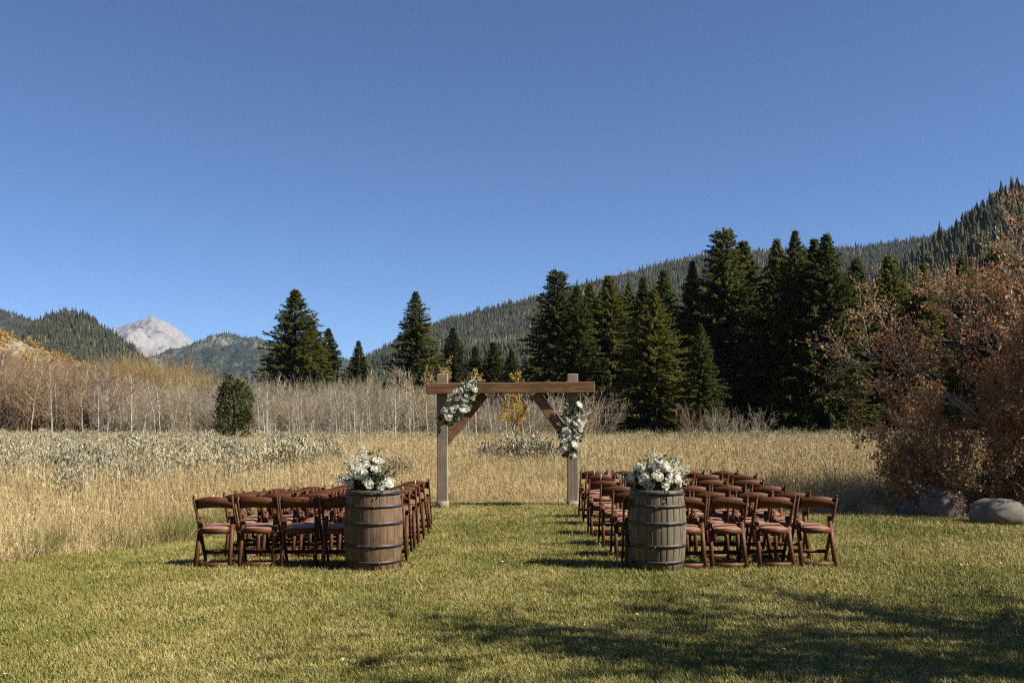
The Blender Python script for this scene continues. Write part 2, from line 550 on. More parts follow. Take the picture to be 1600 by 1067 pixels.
far_ = np.array([-12000, -3000, -600, -150, -40])
ground_sheet('meadow_ground', np.concatenate([far_, np.arange(-14, 14.01, 0.5), -far_[::-1]]), np.concatenate([[-400, -20, 5, 8], np.arange(10, 24.01, 0.5), [30, 60, 200, 1000, 4000, 14000]]), -0.004, M['meadow'])
ground_sheet('lawn_ground', np.concatenate([[-40, -30, -20], np.arange(-14, 14.01, 0.25), [20, 30, 40]]), np.concatenate([np.arange(-20, 4, 2.0), np.arange(4, 20.01, 0.25)]), 0.0, M['lawn'], LAWN)


# ---------------------------------------------------------------- hills and mountains
def ridge(name, pts, D, depth, mat, back=0.5, power=1.25, amp=0.06, nx=160, ny=60, seed=1, freq=None, rugged=0.012):
    """Mountain with its crest along photo points pts at distance D, falling towards the viewer over depth."""
    px = np.array([p[0] for p in pts], float)
    X = (px - 800) * D / F
    H = np.maximum(CH + (HY - np.array([p[1] for p in pts], float)) * D / F, 0.0)
    freq = freq or 5.0 / depth
    Hmax = H.max()

    def height(x, y):
        xx = x * D / np.maximum(y, 1.0) * 0.65 + x * 0.35   # the flanks fan out towards the viewer
        h = np.interp(xx, X, H)
        t = np.where(y < D, (D - y) / depth, (y - D) / (depth * back))
        t = np.clip(t, 0, 1)
        wob = fbm(x * freq, y * freq, seed) - 0.5
        rg = 1 - np.abs(fbm(x * freq * 0.7 + 9, y * freq * 0.35, seed + 20) - 0.5) * 2
        z = h * (1 - t) ** power + Hmax * amp * (wob * 2 + (rg - 0.8) * 1.5) * np.minimum(t * 4, 1) * np.clip((1 - t) * 3, 0, 1) * np.clip(h / Hmax * 2, 0, 1)
        z = z + Hmax * rugged * (fbm(x * freq * 6, y * freq * 6, seed + 7) - 0.5) * np.clip(h / Hmax * 4, 0, 1)
        return np.where(t >= 1, -2.0, z - 2.0 * t)
    xs = np.linspace(X[0], X[-1], nx)
    ys = np.concatenate([np.linspace(D - depth, D, ny), np.linspace(D, D + depth * back, ny // 4)[1:]])
    gx, gy = np.meshgrid(xs, ys)
    gz = height(gx.ravel(), gy.ravel())
    a = MB()
    n1, n2 = len(ys), nx
    i = (np.arange(n1 - 1)[:, None] * n2 + np.arange(n2 - 1)[None, :]).ravel()
    a.add(np.stack([gx.ravel(), gy.ravel(), gz], 1), None, np.stack([i, i + 1, i + n2 + 1, i + n2], 1))
    tag(link(name, a.mesh(name, mat, True)), kind='structure')
    return height, X


M['rock_far'] = hill_mat('bare_peak', (0.255, 0.235, 0.22), (0.06, 0.065, 0.055), (0.31, 0.265, 0.235), 0.0022, (0.55, 0.58), (0.55, 0.65))
M['blue_ridge'] = hill_mat('wooded_far_ridge', (0.15, 0.135, 0.10), (0.040, 0.050, 0.032), (0.30, 0.26, 0.21), 0.0035, (0.38, 0.46), (0.60, 0.66))
M['wood_hill'] = hill_mat('wooded_hill', (0.13, 0.105, 0.062), (0.042, 0.042, 0.025), (0.24, 0.21, 0.16), 0.006, (0.36, 0.5), (0.63, 0.70))
M['slope'] = hill_mat('sage_slope', (0.29, 0.235, 0.14), (0.17, 0.135, 0.085), (0.33, 0.27, 0.19), 0.03, (0.52, 0.66), (0.62, 0.72))

ridge('far_peak', [(60, 640), (130, 565), (160, 530), (178, 514), (200, 505), (215, 500), (228, 497), (240, 495), (252, 500), (266, 509), (285, 521), (310, 540), (340, 570), (400, 630)], 7200, 2600, M['rock_far'], amp=0.16, seed=3, nx=260, ny=140, rugged=0.06, freq=8.0 / 2600)
h_blue, X_blue = ridge('wooded_ridge', [(150, 640), (215, 575), (235, 556), (262, 548), (300, 544), (328, 533), (345, 528), (362, 524), (380, 529), (412, 532), (450, 545), (520, 556), (600, 575), (700, 600), (820, 640)], 4300, 2000, M['blue_ridge'], amp=0.26, seed=11, nx=280, ny=160, rugged=0.13, freq=9.0 / 2000)
h_lback, X_lback = ridge('left_back_hill', [(-700, 400), (-300, 440), (-100, 462), (0, 484), (30, 493), (60, 503), (110, 522), (200, 560), (280, 640)], 2400, 1100, M['wood_hill'], seed=31)
h_knob, X_knob = ridge('wooded_knoll', [(-160, 640), (-20, 580), (30, 545), (52, 512), (66, 500), (85, 493), (112, 489), (132, 493), (152, 507), (170, 520), (190, 532), (212, 548), (232, 570), (262, 605), (310, 650)], 1450, 520, M['wood_hill'], power=1.15, amp=0.05, seed=41)
h_right, X_right = ridge('right_mountain', [(430, 652), (500, 618), (560, 572), (600, 548), (650, 522), (700, 502), (760, 486), (830, 470), (900, 446), (1000, 422), (1100, 402), (1160, 396), (1250, 394), (1330, 390), (1400, 382), (1500, 362), (1600, 350), (1750, 335), (2100, 330)], 2000, 1450, M['wood_hill'], amp=0.05, seed=51, nx=220, ny=90)
h_near, X_near = ridge('right_near_hill', [(1150, 650), (1250, 580), (1330, 490), (1400, 430), (1450, 396), (1500, 362), (1550, 322), (1600, 300), (1700, 255), (1900, 215), (2300, 200)], 620, 420, M['wood_hill'], amp=0.03, seed=61)
h_slope, X_slope = ridge('left_sage_slope', [(-700, 330), (-300, 430), (-100, 488), (0, 517), (50, 541), (100, 558), (150, 573), (200, 588), (260, 606), (330, 632), (420, 656)], 420, 290, M['slope'], amp=0.02, seed=71, power=1.1)


# unseen slopes added behind and beside the viewer to block low sky light
a = MB()
na, nr = 120, 10
an = np.linspace(R(172), R(368), na)          # from the left round the back to the right
rr = np.linspace(70, 330, nr)
aa, rr2 = np.meshgrid(an, rr)
hz_ = 95 * ((rr2 - 70) / 260) ** 0.9 * (0.75 + 0.5 * fbm(aa * 3, rr2 * 0.01, 88)) * np.clip(np.minimum(aa - an[0], an[-1] - aa) / 0.25, 0, 1)
v = np.stack([np.cos(aa) * rr2, np.sin(aa) * rr2, hz_ - 0.5], -1).reshape(-1, 3)
i = (np.arange(nr - 1)[:, None] * na + np.arange(na - 1)[None, :]).ravel()
a.add(v, None, np.stack([i, i + 1, i + na + 1, i + na], 1))
tag(link('added_sky_blocking_hill', a.mesh('added_sky_blocking_hill', M['wood_hill'], True)), kind='structure')

# ---------------------------------------------------------------- far forest
def far_conifer(seed, H=15.0, Rr=2.6, tiers=7, mat='far_tree'):
    r = np.random.default_rng(seed)
    a = MB()
    for k in range(tiers):
        f = k / tiers
        z0 = H * (0.06 + 0.86 * f)
        z1 = min(H, z0 + H * 0.26)
        rad = Rr * (1 - f) ** 0.9 * r.uniform(0.8, 1.15) + 0.15
        n = 9
        an = np.arange(n) * 2 * np.pi / n + r.uniform(0, 6)
        rr = rad * np.where(np.arange(n) % 2 == 0, r.uniform(0.85, 1.25, n), r.uniform(0.4, 0.65, n))
        v = np.stack([np.cos(an) * rr, np.sin(an) * rr, z0 - rad * 0.25 + r.uniform(-0.3, 0.3, n)], 1)
        v = np.concatenate([v, [[r.normal(0, .1), r.normal(0, .1), z1]]])
        a.add(v, [[q, (q + 1) % n, n] for q in range(n)])
    return a.mesh('far_conifer', M[mat])


far_protos = [far_conifer(k, random.uniform(12, 17), random.uniform(2.4, 3.5)) for k in range(6)]
snag_protos = [far_conifer(k + 50, random.uniform(10, 14), 1.3, 5, 'dead_tree') for k in range(2)]


def shrub_proto(seed, mat, n=140, r=2.2, h=2.6, leaf=0.7):
    q = np.random.default_rng(seed)
    a = MB()
    u = q.normal(0, 1, (n, 3))
    u /= np.linalg.norm(u, axis=1)[:, None]
    u[:, 2] = np.abs(u[:, 2])
    p = u * (q.uniform(0.35, 1.0, (n, 1)) ** 0.6) * np.array([r, r, h])
    a.kites(p, u + q.normal(0, 0.7, (n, 3)), q.normal(0, 1, (n, 3)), q.uniform(0.6, 1.2, n) * leaf, q.uniform(0.4, 0.8, n) * leaf)
    return a.mesh('shrub', mat)


gold_protos = [shrub_proto(k, M['gold_shrub'], r=2.4, h=6.0, leaf=1.3) for k in range(3)]


def forest(name, height, n, pxr, dr, dens, protos, sc, label, seed):
    """Random trees on a slope: pxr photo-pixel range, dr distance range."""
    d = np.sqrt(rng.uniform(dr[0] ** 2, dr[1] ** 2, n))
    x = (rng.uniform(pxr[0], pxr[1], n) - 800) * d / F
    z = height(x, d)
    keep = (z > 0.5) & (fbm(x * dens[0], d * dens[0], seed) > dens[1] - rng.uniform(0, 0.25, n))
    x, d, z = x[keep], d[keep], z[keep]
    k = len(x)
    return scatter(name, np.stack([x, d, z - 0.5], 1), rz_rot(k, 0.04), uni_sc(k, *sc, 0.78, 1.08), protos, None, label)


forest('right_forest', h_right, 42000, (430, 1750), (600, 2100), (0.0055, 0.47), far_protos, (0.35, 1.3), 'distant dark conifer forest covering the mountain behind the arch', 5)
forest('right_snags', h_right, 8000, (560, 1700), (1000, 2060), (0.008, 0.60), snag_protos, (0.6, 1.1), 'grey dead trees scattered along the distant mountain', 9)
forest('right_gold_trees', h_right, 2600, (700, 1600), (700, 1900), (0.007, 0.74), gold_protos, (0.7, 1.5), 'golden autumn trees scattered on the distant mountain', 13)
forest('knoll_forest', h_knob, 13000, (-150, 310), (900, 1500), (0.010, 0.40), far_protos, (0.3, 1.0), 'distant conifers covering the rounded knoll at left', 17)
forest('knoll_snags', h_knob, 1500, (-100, 310), (900, 1500), (0.012, 0.55), snag_protos, (0.5, 0.9), 'grey dead trees among the conifers on the knoll', 19)
forest('left_back_forest', h_lback, 7000, (-300, 280), (1500, 2450), (0.006, 0.42), far_protos, (0.4, 1.1), 'distant conifers on the hill at the far left edge', 23)
forest('near_hill_forest', h_near, 7000, (1150, 1800), (250, 650), (0.02, 0.34), far_protos, (0.35, 1.15), 'dark conifers on the steep hill behind the russet bush', 29)
forest('wooded_ridge_forest', h_blue, 20000, (150, 760), (2600, 4350), (0.006, 0.56), far_protos, (0.7, 1.3), 'far conifer patches on the ridge below the bare peak', 31)
forest('slope_shrubs', h_slope, 1500, (-200, 420), (150, 420), (0.03, 0.50), [shrub_proto(k + 9, M['sage'], 120, 1.0, 1.0, 0.4) for k in range(3)], (0.6, 1.4), 'grey sage scattered on the tan slope at left', 37)
forest('slope_gold_shrubs', h_slope, 420, (-200, 330), (200, 425), (0.02, 0.55), gold_protos, (0.35, 0.75), 'golden autumn brush on the tan slope at left', 41)

# ================================================================ grass
def strip_blades(a, base, az, lean, length, width, segs=2, curl=0.6, r=rng, tipw=0.0):
    """Curved blades as tapering strips (vectorised)."""
    n = len(base)
    d = np.stack([np.cos(az), np.sin(az), np.zeros(n)], 1)
    s = np.stack([-np.sin(az), np.cos(az), np.zeros(n)], 1)
    tw = r.uniform(-1, 1, n)[:, None]
    s = s * np.cos(tw) + d * np.sin(tw)
    p = base.copy()
    rows = []
    for k in range(segs + 1):
        f = k / segs
        w = (width * (1 - f) + tipw * f)[:, None] / 2
        rows.append(np.stack([p - s * w, p + s * w], 1))
        ang = lean + curl * lean * f
        stp = (length / segs)[:, None]
        p = p + stp * (d * np.sin(ang)[:, None] + np.array([0, 0, 1.0]) * np.cos(ang)[:, None])
    v = np.stack(rows, 1).reshape(-1, 3)
    m = (segs + 1) * 2
    i = np.arange(n)[:, None] * m
    f4 = np.concatenate([i + np.array([[2 * k, 2 * k + 1, 2 * k + 3, 2 * k + 2]]) for k in range(segs)])
    a.add(v, None, f4)


def lawn_tuft(seed):
    r = np.random.default_rng(seed)
    a = MB()
    n = 34
    base = np.zeros((n, 3))
    rr, th = 0.085 * np.sqrt(r.uniform(0, 1, n)), r.uniform(0, 6.283, n)
    base[:, 0], base[:, 1] = rr * np.cos(th), rr * np.sin(th)
    strip_blades(a, base, r.uniform(0, 6.283, n), r.uniform(0.25, 1.05, n), r.uniform(0.018, 0.042, n), r.uniform(0.0032, 0.0055, n), 2, 0.7, r, 0.0006)
    return a.mesh('lawn_tuft', M['blade'])


def view_points(n, d0, d1, half, margin, power=1.0):
    """Ground points spread evenly over the wedge in view."""
    d = (d0 ** (2 * power) + (d1 ** (2 * power) - d0 ** (2 * power)) * rng.uniform(0, 1, n)) ** (1 / (2 * power))
    x = rng.uniform(-1, 1, n) * (half * d + margin)
    return x, d


tufts = [lawn_tuft(k) for k in range(10)]
x, d = view_points(76000, 4.6, 20, 0.55, 1.2, 0.75)
k = inside(LAWN, x + 0.15 * np.sin(d * 5), d + 0.12 * np.sin(x * 4))
x, d = x[k], d[k]
n = len(x)
s = uni_sc(n, 0.8, 1.25, 0.7, 1.3)
s *= (0.75 + 0.045 * d)[:, None]
scatter('lawn_grass', np.stack([x, d, gz(x, d)], 1), rz_rot(n, 0.12), s, tufts, None, 'short mown lawn grass, green with straw patches')


def tall_tuft(seed, mat, n=34, rad=0.16, L=(0.28, 0.68), w=(0.004, 0.008), lean=(0.05, 0.5), heads=True):
    r = np.random.default_rng(seed)
    a = MB()
    base = np.zeros((n, 3))
    rr, th = rad * np.sqrt(r.uniform(0, 1, n)), r.uniform(0, 6.283, n)
    base[:, 0], base[:, 1] = rr * np.cos(th), rr * np.sin(th)
    ln = r.uniform(*L, n)
    strip_blades(a, base, th + r.normal(0, 0.8, n), r.uniform(*lean, n), ln, r.uniform(*w, n), 3, 0.9, r, 0.0012)
    if heads:
        m_ = n // 4
        p = base[:m_] + np.stack([r.normal(0, .06, m_), r.normal(0, .06, m_), r.uniform(0.45, 0.78, m_)], 1)
        a.kites(p, np.stack([r.normal(0, .3, m_), r.normal(0, .3, m_), np.ones(m_)], 1), r.normal(0, 1, (m_, 3)), r.uniform(0.05, 0.11, m_), r.uniform(0.008, 0.015, m_))
        strip_blades(a, base[:m_], th[:m_], np.full(m_, 0.03), p[:, 2], np.full(m_, 0.004), 1, 0, r, 0.003)
    return a.mesh('tall_tuft', mat)


dry = [tall_tuft(k, M['dry']) for k in range(8)]
dry_far = [tall_tuft(k + 30, M['dry'], 40, 0.34, (0.30, 0.66), (0.010, 0.020)) for k in range(5)]


def sage_zone(x, d):
    edge = -5.6 - (d - 22) * 0.13 + 5.0 * (fbm(x * 0.25, d * 0.12, 78) - 0.5)
    v = (edge - x) / 2.0 + (d - 20) * 0.35
    return (x < edge) & (d > 19.5 + 9.0 * (fbm(x * 0.35, d * 0.2, 77) - 0.5)) & (fbm(x * 0.22, d * 0.16, 79) > 0.24)


x, d = view_points(15000, 9.0, 34, 0.58, 3.0, 0.9)
k = ~inside(LAWN, x, d) & ~((x > 6.5) & (d < 17.0)) & (~sage_zone(x, d) | (rng.uniform(0, 1, len(x)) < 0.36))
x, d = x[k], d[k]
n = len(x)
s = uni_sc(n, 0.8, 1.25, 0.7, 1.25)
for off, fac in ((0.5, 0.5), (1.2, 0.7), (2.6, 0.82)):
    off = off * (0.6 + 0.8 * fbm(x * 0.9, d * 0.9, 14))
    edge = inside(LAWN, x, d - off) | ((x < 0) & inside(LAWN, x + off * 0.8, d))
    s[edge, 2] *= fac
s[:, 2] *= np.clip(0.8 + 0.5 * (fbm(x * 0.3, d * 0.3, 5) - 0.5) * 2, 0.5, 1.25)
s[:, 2] *= np.where(np.abs(x) < 3.5, np.clip((d - 17.5) / 7.0, 0.45, 1.0), 1.0)
scatter('tall_dry_grass', np.stack([x, d, gz(x, d) - 0.004], 1), rz_rot(n, 0.1), s, dry, None, 'tall golden dry meadow grass beyond the lawn')
x, d = view_points(16000, 33, 100, 0.60, 5.0, 0.75)
k = (~sage_zone(x, d) | (rng.uniform(0, 1, len(x)) < 0.45))
x, d = x[k], d[k]
n = len(x)
scatter('far_dry_grass', np.stack([x, d, np.full(n, -0.004)], 1), rz_rot(n, 0.1), uni_sc(n, 0.9, 1.6, 0.6, 0.95), dry_far, None, 'golden meadow grass stretching to the trees')
green = [tall_tuft(k + 60, M['green_tall'], 40, 0.15, (0.18, 0.5), (0.005, 0.009), (0.1, 0.7), False) for k in range(4)]
x, d = view_points(9000, 8.0, 22, 0.58, 2.0, 0.9)
out = ~inside(LAWN, x, d)
near_edge = inside(LAWN, x + 1.1, d - 0.3) & (x < -3) & (fbm(x * 0.8, d * 0.8, 91) > 0.42)
k = out & near_edge
x, d = x[k], d[k]
n = len(x)
scatter('green_edge_grass', np.stack([x, d, gz(x, d) - 0.004], 1), rz_rot(n, 0.1), uni_sc(n, 0.7, 1.2), green, None, 'greener unmown grass along the left edge of the lawn')

# ================================================================ sagebrush
def sagebrush(seed, w=0.62, h=0.75, n=1500):
    r = np.random.default_rng(seed)
    tw, lf = MB(), MB()
    u = r.normal(0, 1, (70, 3))
    u[:, 2] = np.abs(u[:, 2]) * 1.2 + 0.35
    u /= np.linalg.norm(u, axis=1)[:, None]
    tips = u * np.array([w, w, h]) * r.uniform(0.6, 1.08, (70, 1))
    for tp in tips:
        mid = tp * 0.5 + r.normal(0, 0.04, 3)
        tw.tube([(0, 0, 0), mid, tp], [0.016, 0.010, 0.004], 3, False)
    i = r.integers(0, 70, n)
    f = r.uniform(0.5, 1.05, (n, 1))
    p = tips[i] * f + r.normal(0, 0.05, (n, 3))
    p[:, 2] = np.maximum(p[:, 2], 0.03)
    lf.kites(p, u[i] + r.normal(0, 0.45, (n, 3)) + np.array([0, 0, 0.5]), r.normal(0, 1, (n, 3)), r.uniform(0.05, 0.12, n), r.uniform(0.018, 0.036, n))
    return tw.mesh('stems', M['sage_twig']), lf.mesh('foliage', M['sage'])


sages = [sagebrush(k, random.uniform(0.55, 0.75), random.uniform(0.6, 0.8)) for k in range(5)]


def place_sage(x, y, s, label, group=None, sz=1.0):
    st, lf = random.choice(sages)
    o = thing('sagebrush', label, 'shrub', (x, y, -0.004), random.uniform(0, 6.28), group, (s, s, s * sz))
    link('stems', st, o)
    link('foliage', lf, o)
    return o


place_sage(-0.75, 31.5, 1.45, 'grey-green sagebrush beyond the arch, left of the three grown together', None, 0.95)
place_sage(0.15, 31.8, 1.65, 'grey-green sagebrush beyond the arch, middle of the three grown together', None, 1.05)
place_sage(0.95, 31.6, 1.5, 'grey-green sagebrush beyond the arch, right of the three grown together', None, 1.05)
place_sage(-3.3, 27, 0.95, 'lone grey sagebrush above the left block of chairs near the left post')
place_sage(2.8, 30, 1.0, 'low grey sagebrush in the grass just right of the right arch post', None, 0.8)
placed = []
tries = 0
while len(placed) < 60 and tries < 4000:
    tries += 1
    d_ = math.sqrt(random.uniform(20 ** 2, 46 ** 2))
    x_ = random.uniform(-0.60 * d_ - 1, -4)
    if sage_zone(np.array([x_]), np.array([d_]))[0] and all((x_ - a) ** 2 + (d_ - b_) ** 2 > 1.3 ** 2 for a, b_ in placed):
        placed.append((x_, d_))
        place_sage(x_, d_, random.uniform(0.85, 1.45), 'silvery grey sagebrush in the dense sage flat at left', 'sagebrush on the left flat')
# sage flat beyond, uncountable
joined = [lf for st, lf in sages[:4]]
x, d = view_points(3600, 20, 104, 0.60, 5, 0.8)
k = (sage_zone(x, d) & ((d > 26) | (rng.uniform(0, 1, len(x)) < 0.3))) | ((d > 58) & (rng.uniform(0, 1, len(x)) < 0.55))
x, d = x[k], d[k]
n = len(x)
scatter('far_sage_cover', np.stack([x, d, np.full(n, -0.02)], 1), rz_rot(n), uni_sc(n, 0.7, 1.5, 0.6, 1.1), joined, None, 'grey sage cover merging into the distance before the aspens')

# ================================================================ conifers
def spruce(seed, H=16.0, Rb=3.0, mat='spruce', gaps=0.12, droop=0.35, bottom=0.04, power=0.85, top='point'):
    r = np.random.default_rng(seed)
    tr, lf = MB(), MB()
    bend = r.normal(0, 0.10, 2)
    zs = np.linspace(0, H * 0.98, 12)
    cx = lambda z: bend[0] * np.sin(z / H * 2.2)
    cyy = lambda z: bend[1] * np.sin(z / H * 2.0)
    tr.tube(np.stack([cx(zs), cyy(zs), zs], 1), np.linspace(0.024 * H / 1.4, 0.02, 12), 7)
    z = H * bottom
    az = r.uniform(0, 6.28)
    sect = r.uniform(0.72, 1.18, 9)
    B, D_, U, Ls, Ws = [], [], [], [], []
    while z < H * 0.985:
        f = z / H
        env = Rb * (1 - f) ** power
        if top == 'round' and f > 0.8:
            env = max(env, Rb * 0.30 * math.sqrt(max(0, 1 - ((f - 0.8) / 0.2) ** 2)))
        if top != 'round':
            env *= min(1.0, (1 - f) / 0.16) ** 0.45
        env *= 0.85 + 0.3 * vnoise(np.array([z * 0.9]), np.array([seed * 3.7]), 4)[0]
        nb = 7 if f < 0.8 else 5
        for q in range(nb):
            a = az + q * 6.283 / nb + r.normal(0, 0.25)
            if r.uniform() < gaps * (1 - f):
                continue
            ln = env * r.uniform(0.62, 1.12) * sect[int((a % 6.283) / 6.284 * 9)] + 0.05
            tilt = (0.55 * f - droop * (1 - f)) + r.normal(0, 0.10)
            dv = np.array([math.cos(a) * math.cos(tilt), math.sin(a) * math.cos(tilt), math.sin(tilt)])
            o = np.array([cx(z), cyy(z), z])
            tr.tube([o, o + dv * ln * 0.5 - np.array([0, 0, 0.03 * ln]), o + dv * ln * 0.95], [0.02 + 0.01 * ln, 0.012 + 0.004 * ln, 0.006], 3, False)
            m_ = int(16 + ln * 26)
            t_ = np.sort(r.uniform(0.18, 1.0, m_))
            curve = -0.10 * ln * t_ ** 2 + 0.06 * ln * t_ ** 4
            b_ = o + dv * (ln * t_)[:, None]
            b_[:, 2] += curve
            sd = np.where(r.uniform(size=m_) < 0.5, -1, 1)
            yaw = a + sd * r.uniform(0.15, 1.05, m_) * (1.15 - 0.6 * t_)
            pit = tilt + r.normal(-0.10, 0.50, m_)
            B.append(b_)
            D_.append(np.stack([np.cos(yaw) * np.cos(pit), np.sin(yaw) * np.cos(pit), np.sin(pit)], 1))
            U.append(np.stack([r.normal(0, .95, m_), r.normal(0, .95, m_), np.ones(m_)], 1))
            Ls.append(r.uniform(0.20, 0.56, m_) * (0.42 + 0.58 * (1 - f)))
            Ws.append(r.uniform(0.10, 0.20, m_) * (0.6 + 0.4 * (1 - f)))
        z += r.uniform(0.15, 0.27) * (0.6 + 0.55 * (1 - f))
        az += 0.9
    for q in range(6):   # leader
        B.append(np.array([[cx(H), cyy(H), H - 0.12 * q - 0.3]]))
        D_.append(np.array([[r.normal(0, .25), r.normal(0, .25), 1.0]]))
        U.append(r.normal(0, 1, (1, 3)))
        Ls.append(np.array([0.4]))
        Ws.append(np.array([0.08]))
    lf.kites(np.concatenate(B), np.concatenate(D_), np.concatenate(U), np.concatenate(Ls), np.concatenate(Ws), 0.12)
    return tr.mesh('trunk', M['bark_dark']), lf.mesh('crown', M[mat])


SP = [spruce(1, 16, 3.2, power=0.78), spruce(2, 16, 3.0, gaps=0.16, power=0.68), spruce(3, 16, 3.5, gaps=0.16, droop=0.25, power=0.55, top='round'),
      spruce(4, 16, 2.8, gaps=0.10, power=0.85), spruce(5, 16, 3.2, gaps=0.18, power=0.62), spruce(6, 16, 3.8, gaps=0.10, droop=0.2, power=0.74)]
SPL = [spruce(11, 16, 3.1, 'spruce_light', gaps=0.20, power=0.75), spruce(12, 16, 2.8, 'spruce_light', gaps=0.16, power=0.7)]


def conifer(px, top, d, wpx, label, var, group=None, light=False):
    H = CH + (HY - top) * d / F
    tr, lf = (SPL if light else SP)[var]
    vv = np.zeros(len(lf.vertices) * 3, np.float32)
    lf.vertices.foreach_get('co', vv)
    base_r = float(np.percentile(np.hypot(vv[0::3], vv[1::3]), 99.5))
    wr = 1.28 * wpx * d / F / 2 / (base_r * 0.80)
    o = thing('spruce_tree', label, 'tree', ((px - 800) * d / F, d, -0.02), random.uniform(0, 6.28), group, (wr, wr, H / 16.0))
    link('trunk', tr, o)
    link('crown', lf, o)
    return o


conifer(458, 450, 118, 112, 'large broad dark spruce, the leftmost conifer beyond the bare aspens', 5)
conifer(512, 512, 124, 76, 'paler thin-topped spruce tucked against the right of the large left spruce', 0, None, True)
conifer(488, 498, 121, 70, 'dark spruce half hidden behind the right flank of the large left spruce', 1)
conifer(561, 531, 116, 54, 'small dark spruce standing alone in the gap beneath open sky', 3)
conifer(649, 453, 116, 92, 'tall pointed spruce rising behind the arch left post', 0)
conifer(706, 510, 128, 66, 'middle-sized green spruce just right of the tall pointed spruce', 1, None, True)
conifer(742, 540, 132, 60, 'small green spruce between the arch posts, first from the left', 0, None, True)
conifer(772, 533, 130, 62, 'small green spruce between the arch posts, second from the left', 1, None, True)
conifer(800, 545, 126, 56, 'small green spruce between the arch posts, third from the left', 0, None, True)
ORD = ['first', 'second', 'third', 'fourth', 'fifth', 'sixth', 'seventh', 'eighth', 'ninth', 'tenth', 'eleventh', 'twelfth', 'thirteenth', 'fourteenth', 'fifteenth', 'sixteenth', 'seventeenth', 'eighteenth', 'nineteenth', 'twentieth', 'twenty-first', 'twenty-second']
stand = [(864, 424, 92, 108, 2), (901, 444, 86, 92, 0), (922, 441, 96, 76, 1), (947, 429, 92, 92, 4), (984, 440, 96, 84, 0), (1004, 430, 99, 84, 3), (1022, 448, 82, 104, 5), (1037, 420, 95, 90, 1),
         (1083, 405, 93, 78, 3), (1095, 503, 78, 70, 0), (1138, 358, 91, 132, 2), (1166, 374, 95, 120, 4), (1214, 371, 93, 96, 1), (1240, 357, 88, 104, 0), (1274, 370, 92, 108, 3), (1297, 361, 86, 116, 5),
         (1338, 402, 92, 100, 1), (1384, 398, 96, 104, 4), (1440, 410, 90, 110, 0), (1502, 398, 94, 120, 5), (1560, 388, 90, 120, 2), (1622, 370, 88, 130, 1)]
for k, (px, tp, d_, w_, v_) in enumerate(stand):
    conifer(px, tp, d_, w_, 'dark spruce in the stand right of the arch, %s from the left' % ORD[k], v_, 'dark spruce stand right of the arch')
for k, px in enumerate((885, 965, 1050, 1110, 1190, 1255, 1320, 1420)):
    conifer(px + random.uniform(-8, 8), 470 + random.uniform(-12, 12), 108, 100, 'shaded spruce at the back of the dark stand, %s gap from the left' % ORD[k], random.randrange(6), 'shaded back spruces')

# juniper
def blob_tree(seed, H, Rr, mat, n=5200, leaf=(0.10, 0.24)):
    r = np.random.default_rng(seed)
    tr, lf = MB(), MB()
    tr.tube([(0, 0, 0), (0.05, 0, H * 0.4), (0, 0.03, H * 0.85)], [0.16, 0.1, 0.03], 6)
    cl = []
    for q in range(46):
        f = r.uniform(0.08, 0.97)
        e = Rr * (math.sin(min(1, f * 1.25 + 0.22) * math.pi * 0.62 + 0.5) if f < 0.55 else (1 - ((f - 0.55) / 0.47) ** 2) ** 0.5 * 0.98)
        a = r.uniform(0, 6.28)
        cl.append((math.cos(a) * e * 0.68, math.sin(a) * e * 0.68, f * H, r.uniform(0.2, 0.68)))
        tr.tube([(0, 0, f * H * 0.8), (cl[-1][0], cl[-1][1], f * H)], [0.04, 0.012], 4, False)
    cl = np.array(cl)
    i = r.integers(0, len(cl), n)
    u = r.normal(0, 1, (n, 3))
    u /= np.linalg.norm(u, axis=1)[:, None]
    p = cl[i, :3] + u * cl[i, 3:4] * r.uniform(0.5, 1.1, (n, 1)) * np.array([1, 1, 1.25])
    lf.kites(p, u + r.normal(0, .4, (n, 3)) + np.array([0, 0, .7]), r.normal(0, 1, (n, 3)), r.uniform(*leaf, n), r.uniform(0.04, 0.09, n))
    return tr.mesh('trunk', M['bark_dark']), lf.mesh('crown', M[mat])


tr, lf = blob_tree(5, 4.75, 1.45, 'juniper', 9500, (0.13, 0.28))
o = thing('juniper_tree', 'dense rounded olive-green juniper among the bare aspens at left', 'tree', ((365 - 800) * 68 / F, 68, -0.02))
link('trunk', tr, o)
link('crown', lf, o)

